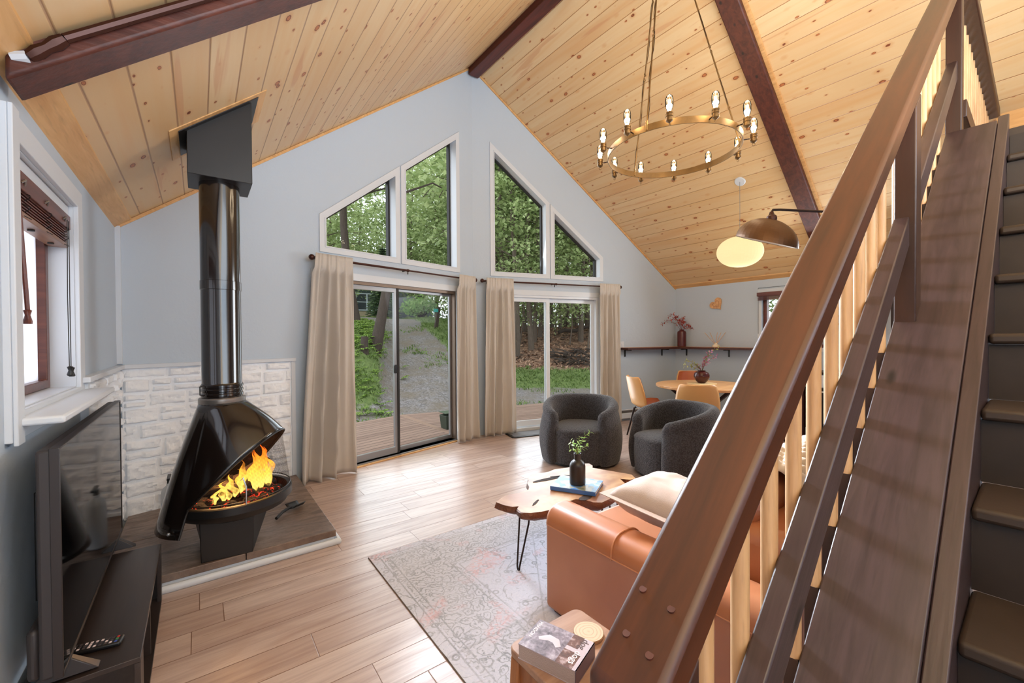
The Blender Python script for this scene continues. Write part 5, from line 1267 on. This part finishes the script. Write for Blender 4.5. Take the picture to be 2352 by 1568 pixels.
def kind_at(x, y):
    ph, r = phi_r(x, y); w = 1.2*blend_noise(x, y, 5, .45)
    leafy = smooth(31.5, 34.0, ph+w)*smooth(16.3, 17.1, r+w*.5)
    green = (1-smooth(18.3, 20.3, ph+w*.8+(r-12)*-.12 if r < 20 else ph+w))*smooth(9.6, 11.2, r+w*.6)*(1-smooth(20.5, 22, r))
    green = max(green, smooth(33.0, 35.5, ph+w)*smooth(14.3, 15.0, r+w*.4)*(1-leafy))
    green = max(green, smooth(0, 1.0, ph+w*.5-(23.0+(24-r)*.62))*smooth(14.8, 15.6, r)*(1-leafy))
    green = max(green, smooth(25.4, 26.4, r)*(1-leafy))
    green = max(green, .38*smooth(.1, .5, blend_noise(x, y, 2, .5))*smooth(8.4, 9.4, r)*(1-leafy))
    return green, leafy
def ground_mat():
    t = NT('outdoor_ground'); p = t.pos(); a = t.n('ShaderNodeVertexColor'); a.layer_name = 'cover'; r_, g_, b_ = t.sep(a.outputs[0])
    n1 = t.noise(p, 26.0, 4.0, .7); v = t.vor(p, 24.0, out='Color'); vx, vy, vz = t.sep(v)
    grav = t.mix(vx, lin(92, 86, 86), lin(148, 142, 142)); grav = t.mix(t.map(n1, .45, .7), grav, lin(96, 84, 74)); grav = t.mix(t.map(t.noise(p, 1.3, 4.0, .7), .42, .66, 0, .8), grav, lin(112, 98, 82))
    gr = t.mix(t.noise(p, 9.0, 4.0, .7), lin(70, 86, 44), lin(122, 138, 74))
    lv = t.vor(p, 13.0, out='Color'); lx, ly, lz = t.sep(lv)
    lf = t.mix(lx, lin(96, 66, 48), lin(176, 138, 112)); lf = t.mix(t.map(t.noise(p, 3.0, 3.0), .45, .65), lf, lin(74, 54, 42))
    fz = t.math('ADD', r_, t.math('MULTIPLY', t.math('SUBTRACT', t.noise(p, 6.0, 3.0, .7), .5), .9))
    col = t.mix(t.map(fz, .35, .65), grav, gr); col = t.mix(g_, col, lf)
    t.bsdf(col, .95, 0, t.bump(t.math('ADD', n1, vx), .6, .03)); return t.m
gm = MB(); NPH, NR = 150, 120
pts = []
for i in range(NPH):
    ph = R(-32+118*i/(NPH-1))
    for j in range(NR):
        r = 5.2+ (75-5.2)*(j/(NR-1))**2.0
        x, y = r*math.sin(ph), r*math.cos(ph); pts.append((x, y, ground(x, y)))
gm.add(pts, [(i*NR+j, (i+1)*NR+j, (i+1)*NR+j+1, i*NR+j+1) for i in range(NPH-1) for j in range(NR-1)])
# drop the part of the fan that would lie under the house
gm.f = [f for f in gm.f if all(gm.v[k][1] > 5.3 or gm.v[k][0] < XL-.3 or gm.v[k][0] > XE+.3 for k in f)]
go = gm.build('ground', ground_mat(), kind='structure', sharp=0, fix=False)
for p in go.data.polygons: p.use_smooth = True
ca_ = go.data.color_attributes.new('cover', 'FLOAT_COLOR', 'POINT')
for k, (x, y, z) in enumerate(gm.v):
    g_, l_ = kind_at(x, y); ca_.data[k].color = (g_, l_, 0, 1)
# deck
def deck_mat():
    t = NT('deck_boards'); x, y, z = t.sep(t.pos())
    u = t.math('DIVIDE', t.math('SUBTRACT', y, t.math('MULTIPLY', t.math('SUBTRACT', PR, t.math('MULTIPLY', t.math('ABSOLUTE', t.math('SUBTRACT', x, XR)), PR/HW)), 1.0)), .134)
    fr_ = t.math('FRACT', u); i = t.math('FLOOR', u); rnd_ = t.white(i)
    g = t.noise(t.comb(t.math('MULTIPLY', x, 1.4), t.math('MULTIPLY', u, 2.2), rnd_), 2.0, 4.0, .6, .4)
    col = t.mix(rnd_, lin(150, 122, 106), lin(128, 100, 86)); col = t.mix(t.map(g, .4, .7, 0, .6), col, lin(104, 80, 70))
    gp = t.math('MINIMUM', fr_, t.math('SUBTRACT', 1.0, fr_)); col = t.mix(t.map(gp, .06, .03), col, lin(46, 34, 30))
    sm_ = t.math('ABSOLUTE', t.math('SUBTRACT', x, XR+.03)); col = t.mix(t.map(sm_, .05, .045), col, lin(140, 112, 94))
    t.bsdf(col, .8, 0, t.bump(t.map(gp, 0, .07), .7, .01)); return t.m
mb = MB(); mb.prism([(-1.2, YC-.1), (XL, YC+.17), (XR, YC+PR+.175), (XE, YC+.17), (8.4, YC-.1), (8.4, 7.0), (6.6, 7.12), (XR, 7.86), (-1.2, 6.85)], lambda u, w, d: (u, w, d), -.14, -.10)
tag(mb.build('deck', deck_mat(), kind='structure', sharp=20), 'weathered brown board deck outside the sliding doors', 'deck')
MB().prism([(-1.2, 6.80), (XR, 7.81), (8.4, 6.95), (8.4, 7.0), (XR, 7.86), (-1.2, 6.85)], lambda u, w, d: (u, w, d), -.36, -.141).build('deck_fascia', M['darkwood'], kind='structure')
pb_ = thing('deck_box', 'small dark olive box standing on the deck outside the aluminium door', 'box', (3.33, 6.20, -.10))
MB().hexa([(-.12, -.10, 0), (.12, -.10, 0), (.12, .10, 0), (-.12, .10, 0), (-.14, -.12, .22), (.14, -.12, .26), (.14, .12, .26), (-.14, .12, .22)]).build('body', plain('olive_dark', (46, 54, 40), .6), pb_, bevel=.006)
MB().box(-.15, -.13, .262, .15, .13, .272).build('lid', plain('olive_lid', (70, 82, 62), .6), pb_, bevel=.004)

# ------------------------------------------------------------------ ferns and grass (uncountable)
M['fern'] = leafmat('fern_green', (78, 106, 40), (144, 170, 70), .3, .7); M['grass'] = leafmat('grass_green', (84, 104, 52), (126, 146, 80), .25, .7)
def ferns():
    rnd = random.Random(21); mb = MB(); n_ = 0
    while n_ < 900:
        ph = rnd.uniform(3, 22); r = rnd.uniform(9.8, 20.5); x, y = r*math.sin(R(ph)), r*math.cos(R(ph)); g_, l_ = kind_at(x, y)
        if rnd.random() > g_ or blend_noise(x, y, 4, .8) < -.35: continue
        n_ += 1; z = ground(x, y); big = .75+.5*rnd.random()+(.2 if r > 12 else -.1)
        for q in range(rnd.randint(3, 5)):
            a = rnd.uniform(0, 2*PI); L = .30*big*rnd.uniform(.7, 1.1); d = Vector((math.cos(a), math.sin(a), 0)); sd_ = Vector((-d.y, d.x, 0)); P = []
            for k in range(7):
                t_ = k/6; P.append(Vector((x, y, z))+d*(L*.85*t_)+Vector((0, 0, L*(.95*t_-.62*t_*t_))))
            for k in range(6):
                w = L*.24*math.sin(PI*min(1, .18+.82*(1-k/6)))**.8*(1-.35*k/6)
                for sg in (1, -1):
                    t2 = (P[k+1]-P[k])*.75; mb.add([P[k], P[k]+t2, P[k]+t2*1.1+sd_*sg*w+Vector((0, 0, -.03)), P[k]+t2*.55+sd_*sg*w*.85+Vector((0, 0, -.01))], [(0, 1, 2, 3)])
    tag(mb.build('ferns', M['fern'], sharp=0, fix=False), 'bright green ferns covering the bank left of the gravel drive', 'ferns', kind='stuff')
ferns()
def grass():
    rnd = random.Random(31); mb = MB(); n_ = 0
    while n_ < 6500:
        ph = rnd.uniform(6, 56); r = rnd.uniform(8.6, 27); x, y = r*math.sin(R(ph)), r*math.cos(R(ph)); g_, l_ = kind_at(x, y)
        if g_ < .2 or rnd.random() > g_: continue
        n_ += 1; z = ground(x, y); h_ = rnd.uniform(.04, .10)*(1.3 if r > 15 else 1.0)
        for q in range(3):
            a = rnd.uniform(0, 2*PI); b = Vector((math.cos(a), math.sin(a), 0))*h_*.6; w = Vector((-math.sin(a), math.cos(a), 0))*h_*.16; o_ = Vector((x+rnd.uniform(-.1, .1), y+rnd.uniform(-.1, .1), z-.01))
            mb.add([o_-w, o_+w, o_+b*.6+Vector((0, 0, h_*.8))+w*.6, o_+b*1.4+Vector((0, 0, h_))], [(0, 1, 2), (0, 2, 3)])
    tag(mb.build('grass', M['grass'], sharp=0, fix=False), 'low green grass and clover growing beside the gravel drive', 'grass', kind='stuff')
grass()
def litter():
    rnd = random.Random(41); mb = MB(); n_ = 0
    while n_ < 5200:
        ph = rnd.uniform(33, 60); r = rnd.uniform(16.3, 30); x, y = r*math.sin(R(ph)), r*math.cos(R(ph)); g_, l_ = kind_at(x, y)
        if rnd.random() > l_: continue
        n_ += 1; z = ground(x, y)+.01; a = rnd.uniform(0, 2*PI); s_ = rnd.uniform(.05, .11); t1 = Vector((math.cos(a), math.sin(a), rnd.uniform(-.2, .6)))*s_; t2 = Vector((-math.sin(a), math.cos(a), rnd.uniform(-.1, .5)))*s_*.6; o_ = Vector((x, y, z))
        mb.add([o_-t1, o_+t2, o_+t1+Vector((0, 0, .03)), o_-t2], [(0, 1, 2, 3)])
    tag(mb.build('leaf_litter', leafmat('dead_leaf', (120, 84, 62), (196, 158, 132), .1, .8), sharp=0, fix=False), 'brown fallen leaves covering the slope under the trees', 'fallen leaves', kind='stuff')
litter()

# ------------------------------------------------------------------ trees
def bark(name, a, b):
    t = NT(name); o = t.obj(); n_ = t.noise(t.scale(o, (9, 9, 1.6)), 3.0, 5.0, .65); t.bsdf(t.mix(n_, lin(*a), lin(*b)), .95, 0, t.bump(n_, 1.0, .04)); return t.m
M['bark'] = bark('tree_bark', (70, 58, 50), (128, 112, 98)); M['barkd'] = bark('dark_bark', (48, 38, 32), (86, 72, 62))
M['fol1'] = leafmat('foliage_light', (130, 150, 92), (198, 210, 154), .42, .6); M['fol2'] = leafmat('foliage_mid', (100, 120, 70), (168, 180, 122), .38, .6); M['fol3'] = leafmat('foliage_dark', (52, 74, 46), (104, 124, 84), .25, .6)
def scatter(mb, rnd, c, rad, n_, s0):
    for _ in range(n_):
        q = Vector((rnd.gauss(0, .5)*rad[0], rnd.gauss(0, .5)*rad[1], rnd.gauss(0, .5)*rad[2]))+Vector(c)
        a, e = rnd.uniform(0, 2*PI), rnd.uniform(-.9, .5); d = Vector((math.cos(a)*math.cos(e), math.sin(a)*math.cos(e), math.sin(e))); s_ = s0*rnd.uniform(.6, 1.3)
        sd_ = d.cross(Vector((rnd.uniform(-.5, .5), rnd.uniform(-.5, .5), 1))).normalized()
        mb.add([q-d*s_*.5, q+sd_*s_*.32-Vector((0, 0, s_*.06)), q+d*s_*.5-Vector((0, 0, s_*.1)), q-sd_*s_*.32-Vector((0, 0, s_*.06))], [(0, 1, 2, 3)])
def proto_tree(name, lab, group, H, r0, zc0, spread, nb, nl, ls, fol, brk, seed, lean=(0, 0)):
    rnd = random.Random(seed); o = thing(name, lab, 'tree', (0, 0, 0), 0, group)
    tr = MB(); path = [(lean[0]*t/10*H/14+.12*math.sin(t*.8+seed), lean[1]*t/10*H/14+.12*math.cos(t*.7+seed)-.12*math.cos(seed), H*t/10-.25) for t in range(11)]
    path[0] = (path[0][0]-path[0][0]*0, path[0][1], -.3)
    tr.tube(path, [r0*(1.25 if i == 0 else 1)*(1-.085*i) for i in range(11)], 9); fm = MB()
    for k in range(nb):
        t_ = zc0+(1-zc0)*(k+.5)/nb; s_ = t_*10; i = min(int(s_), 9); p = Vector(path[i]).lerp(Vector(path[i+1]), s_-i)
        a = k*2.4+rnd.uniform(-.5, .5); L = spread*(1.1-.75*t_)*rnd.uniform(.6, 1.15); up_ = rnd.uniform(.0, .45)
        e = p+Vector((math.cos(a)*L, math.sin(a)*L, L*up_)); m_ = p.lerp(e, .5)+Vector((rnd.uniform(-.1, .1)*L, rnd.uniform(-.1, .1)*L, .12*L))
        rb = r0*(1-.08*s_)*.42; tr.tube([p, m_, e], [rb, rb*.6, rb*.2], 6)
        for w in range(3):
            f_ = (.45, .75, 1.0)[w]; c = p.lerp(e, f_)+Vector((rnd.uniform(-.2, .2)*L, rnd.uniform(-.2, .2)*L, rnd.uniform(-.1, .25)*L))
            tr.tube([p.lerp(e, f_*.8), c], [rb*.35, rb*.1], 5)
            scatter(fm, rnd, c, (L*.34+.25, L*.34+.25, L*.16+.22), max(6, int(nl/(3*nb))), ls)
    tr.build('trunk', brk, o, sharp=60, fix=False); fm.build('foliage', fol, o, sharp=0, fix=False)
    return o
def put(o, ph, r, first, rz=0.0, s=1.0, lab=None):
    x, y = r*math.sin(R(ph)), r*math.cos(R(ph)); z = ground(x, y)
    q = o if first else dup(o)
    q.location = (x, y, z); q.rotation_euler = (0, 0, rz); q.scale = (s, s, s)
    if lab: q['label'] = lab; q['group'] = 'trees seen through the gable windows'
    return q
rnd = random.Random(77)
# the two leaning trees on the fern bank
t1 = proto_tree('leaning_tree', 'dark leaning tree at far left on the fern bank', 'trees on the fern bank', 12.5, .17, .36, 4.2, 16, 3600, .26, M['fol1'], M['barkd'], 3, (-.9, .3))
put(t1, 16.4, 16.2, True, 0)
t2 = proto_tree('leaning_tree', 'dark tree leaning right on the fern bank beside the gravel drive', 'trees on the fern bank', 12.0, .17, .40, 3.6, 14, 3000, .26, M['fol1'], M['barkd'], 6, (1.9, 0))
put(t2, 18.55, 13.6, True, 0)
A = proto_tree('broad_tree', 'broad leafy tree in the woods beyond the gravel drive', 'broad leafy trees in the woods', 14, .17, .30, 4.6, 20, 4200, .30, M['fol1'], M['bark'], 1)
B = proto_tree('slim_tree', 'slim straight trunked tree in the woods beyond the gravel drive', 'slim straight trees in the woods', 15, .12, .42, 3.0, 16, 2400, .28, M['fol2'], M['bark'], 2)
D = proto_tree('sapling', 'thin leafy sapling growing in the woods beyond the gravel drive', 'thin saplings in the woods', 6.5, .04, .22, 2.2, 14, 1500, .20, M['fol1'], M['bark'], 5)
first = {'A': True, 'B': True, 'D': True}
def P_(k, ph, r, s=1.0):
    o = {'A': A, 'B': B, 'D': D}[k]; q = put(o, ph, r, first[k], rnd.uniform(0, 6.28), s); first[k] = False; return q
# trunks that show in the right hand door and windows
for ph, r, s in ((39.1, 19.5, 1.05), (39.9, 20.5, .95), (40.6, 21.5, .9), (38.3, 24, .8), (37.4, 18.6, .75), (46.2, 21.0, 1.0), (45.5, 26, .8), (43.3, 25, .85), (44.2, 28, .9), (42.2, 27, 1.0), (47.4, 24, .8), (48.6, 22, .9), (36.2, 23, 1.15), (35.6, 20.5, 1.35), (41.4, 30, 1.0), (50.5, 20, 1.0), (52.5, 25, 1.0), (55, 22, 1.1), (45, 33, 1.0), (40, 34, 1.1), (37.2, 31, 1.0), (48.3, 31, 1.0), (33.6, 27, 1.0)): P_('B', ph, r, s)
for ph, r, s in ((34.0, 21.5, .95), (36.8, 17.8, .62), (39.0, 27, .9), (43.8, 30, 1.0), (47.0, 28, .95), (51, 29, 1.0), (30.0, 31, .95), (32.0, 36, 1.0), (26.5, 33, .95), (23.4, 38, 1.05), (20.5, 42, 1.1), (17.0, 44, 1.15), (13.6, 36, 1.0), (11.0, 30, .95), (8.5, 24, .9), (28.4, 40, 1.1), (14.5, 50, 1.2), (25.0, 47, 1.2), (35, 42, 1.1), (41, 40, 1.1), (46, 38, 1.1), (55, 33, 1.1), (5, 30, 1.0), (29.6, 27, .9), (31.5, 29, .9)): P_('A', ph, r, s)
for ph, r, s in ((38.0, 20.5, 1.0), (42.8, 22, 1.0), (44.6, 20, .9), (47.2, 19.5, 1.0), (40.9, 24, 1.1), (36.4, 26, 1.1), (45.6, 30, 1.2), (48.9, 27, 1.2), (33.0, 24, 1.0), (31.0, 26, 1.1), (27.4, 25.5, .6), (28.6, 29, 1.0), (26.2, 34, 1.2), (30.2, 33, 1.3), (24.6, 35, 1.2), (22.0, 36, 1.2), (43.5, 34, 1.3), (38.8, 30, 1.2), (50, 24, 1.1), (29.2, 27.5, .9), (26.8, 30, 1.0), (15.4, 30, .8), (9.8, 20, .9), (41.8, 19, .75)): P_('D', ph, r, s)
for k, (ph, r, s) in enumerate(((66.5, 14.5, .8), (69.5, 17, .9), (72.5, 14, .8), (69, 24, 1.0), (75, 20, .9))):
    q = P_('A', ph, r, s); q['label'] = 'broad leafy tree outside the small right wall window'; q['group'] = 'trees outside the right wall window'
# far woods behind everything
def woods():
    r_ = random.Random(5); mb = MB()
    for k in range(760):
        ph = r_.uniform(-6, 82); r = r_.uniform(46, 62); x, y = r*math.sin(R(ph)), r*math.cos(R(ph)); z = ground(x, y)
        scatter(mb, r_, (x, y, z+11.0*r_.random()**1.5), (2.6, 2.6, 2.0), 34, .62)
    tag(mb.build('distant_woods', M['fol2'], sharp=0, fix=False), 'dense green foliage of the far woods behind the house and drive', 'woods', kind='stuff')
woods()
def under():
    r_ = random.Random(15); mb = MB()
    for k in range(330):
        ph = r_.uniform(23.5, 60); r = r_.uniform(29 if k % 3 else 26, 46) if k % 4 else r_.uniform(36, 46); x, y = r*math.sin(R(ph)), r*math.cos(R(ph)); scatter(mb, r_, (x, y, ground(x, y)+r_.uniform(.3, 4.2)), (1.4, 1.4, .8), 40, .28)
    tag(mb.build('undergrowth', M['fol2'], sharp=0, fix=False), 'low green undergrowth between the trunks on the leaf covered slope', 'undergrowth', kind='stuff')
under()
# fallen log, brush mound and stump
def at(ph, r, dz=0.0):
    x, y = r*math.sin(R(ph)), r*math.cos(R(ph)); return (x, y, ground(x, y)+dz)
lg_ = MB(); p0, p1 = Vector(at(43.0, 21.6, .25)), Vector(at(47.5, 22.6, .35)); lg_.tube([p0.lerp(p1, k/6)+Vector((0, 0, .06*math.sin(k*1.7))) for k in range(7)], [.09, .1, .095, .1, .09, .08, .07], 8)
tag(lg_.build('fallen_log', M['barkd'], sharp=60), 'fallen dark log lying across the leaf covered slope', 'log')
bm_ = MB(); r_ = random.Random(8)
for k in range(46):
    c = Vector(at(44.6+r_.uniform(-2.4, 2.6), 17.6+r_.uniform(-.5, .6), r_.uniform(.05, .5))); d = Vector((r_.uniform(-1, 1), r_.uniform(-1, 1), r_.uniform(-.1, .35)))*r_.uniform(.3, .7); bm_.tube([c-d, c+Vector((0, 0, .04)), c+d], [.03, .035, .012], 5)
tag(bm_.build('brush_pile', M['barkd'], sharp=60, fix=False), 'dark pile of brush at the foot of the leaf covered slope', 'brush pile')
sp_ = at(17.35, 12.6)
sm_ = thing('tree_stump', 'short dark cut stump standing among the ferns', 'stump', sp_); MB().tube([(0, 0, -.1), (0, 0, .2), (.01, 0, .42)], [.12, .10, .10], 10).build('stump', M['barkd'], sm_, sharp=50)
# ------------------------------------------------------------------ neighbour house, spruce, shed, bush, sign post
hp_ = at(17.9, 36.0)
ho = thing('neighbour_house', 'dark sided house with reddish roof and white window beyond the drive', 'house', hp_, R(-10))
M['siding'] = plain('house_siding', (70, 84, 82), .7, bump=.4, bscale=6); M['roofm'] = plain('roof_shingle', (146, 118, 120), .85, bump=.6, bscale=18, var=.15); M['found'] = plain('foundation', (176, 158, 132), .8)
zb_ = .0
MB().box(-5.5, 0, zb_+.9, 4.2, 6, zb_+2.9).build('wall', M['siding'], ho); MB().box(-5.5, .02, zb_-.6, 4.2, 6, zb_+.9).build('foundation', M['found'], ho)
MB().hexa([(-5.9, -.45, zb_+2.82), (4.6, -.45, zb_+2.82), (4.6, 3.0, zb_+4.9), (-5.9, 3.0, zb_+4.9), (-5.9, -.45, zb_+3.0), (4.6, -.45, zb_+3.0), (4.6, 3.0, zb_+5.08), (-5.9, 3.0, zb_+5.08)]).build('roof', M['roofm'], ho)
MB().box(-5.9, -.5, zb_+2.78, 4.6, -.44, zb_+3.02).build('fascia', M['white'], ho)
w_ = MB(); w_.ring(rect(-1.0, zb_+.95, .75, zb_+2.35), rect(-.92, zb_+1.03, .67, zb_+2.27), lambda u, w, d: (u, -d, w), 0, .05); w_.prism(rect(-.17, zb_+1.03, -.08, zb_+2.27), lambda u, w, d: (u, -d, w), 0, .05); w_.prism(rect(-.92, zb_+1.62, .67, zb_+1.66), lambda u, w, d: (u, -d, w), 0, .04); wo_ = w_.build('window', M['white'], ho)
MB().box(-.92, -.012, zb_+1.03, .67, -.005, zb_+2.27).build('pane', plain('dark_pane', (70, 74, 78), .1), wo_)
sp = thing('spruce_tree', 'dark grey green spruce tree in front of the neighbour house', 'tree', at(19.7, 29.5))
MB().tube([(0, 0, -.2), (0, 0, 5.0)], [.12, .02], 8).build('trunk', M['barkd'], sp)
fm = MB(); r_ = random.Random(2)
for k in range(34):
    z = .35+k*.135; L = 1.05*(1-k/36)+.08
    for q in range(11):
        a = q*2*PI/11+k*.7+r_.uniform(-.15, .15); d = Vector((math.cos(a), math.sin(a), -.18)); sd_ = Vector((-d.y, d.x, 0))
        for w in range(5):
            c = Vector((0, 0, z))+d*L*(.3+.16*w)*r_.uniform(.9, 1.1); s_ = .13+.05*L; fm.add([c-d*s_, c+sd_*s_*.55-Vector((0, 0, .1)), c+d*s_-Vector((0, 0, .04)), c-sd_*s_*.55-Vector((0, 0, .1))], [(0, 1, 2, 3)])
fm.build('foliage', M['fol3'], sp, sharp=0, fix=False)
cs_ = thing('covered_shed', 'dark slate grey rounded shed half hidden by the bush', 'shed', at(22.9, 31.0), R(20))
ar = [(1.15*math.cos(R(a)), 1.15*math.sin(R(a))*1.5+.05) for a in range(0, 181, 12)]
MB().prism(ar, lambda u, w, d: (u, d, w), -1.2, 1.6).build('hull', plain('slate_tarp', (84, 86, 98), .5), cs_, sharp=40); MB().ring([(u*1.03, w*1.02) for u, w in ar], ar, lambda u, w, d: (u, d, w), -1.26, -1.1).build('front_rim', M['graymetal'], cs_)
bu = thing('garden_bush', 'bright green rounded bush at the top of the gravel drive', 'bush', at(24.5, 27.6))
fm = MB(); r_ = random.Random(6); st_ = MB()
for k in range(26):
    a = k*2.4; r = 1.35*math.sqrt((k+.5)/26); e = Vector((r*math.cos(a), r*math.sin(a), 1.55-.55*r*r/1.8+r_.uniform(-.15, .15))); st_.tube([(0, 0, 0), e*.6, e], [.025, .015, .006], 5); scatter(fm, r_, e*.8-Vector((0, 0, .12)), (.46, .46, .5), 90, .16)
st_.build('stems', M['barkd'], bu, fix=False); fm.build('foliage', leafmat('bush_green', (122, 168, 84), (190, 216, 140), .4, .6), bu, sharp=0, fix=False)
gp = thing('sign_post', 'leaning dark wooden post with small teal number sign by the drive', 'sign post', at(26.35, 21.0))
MB().hexa([(-.08, -.07, -.2), (.08, -.07, -.2), (.08, .07, -.2), (-.08, .07, -.2), (.14, -.07, 1.05), (.28, -.07, 1.05), (.28, .07, 1.05), (.14, .07, 1.05)]).build('post', M['barkd'], gp)
sg_ = MB().box(-.12, -.10, .80, .12, -.08, .96).build('sign', plain('teal_sign', (44, 150, 140), .5), gp)
fo_ = MB(); r_ = random.Random(14)
for k in range(16):
    c = at(14.6+r_.uniform(-2.2, 1.2), 27+r_.uniform(-1, 2), r_.uniform(.2, 1.6)); scatter(fo_, r_, c, (.6, .6, .45), 60, .17)
tag(fo_.build('shrub', M['fol2'], sharp=0, fix=False), 'leafy green shrub left of the neighbour house window', 'shrub')
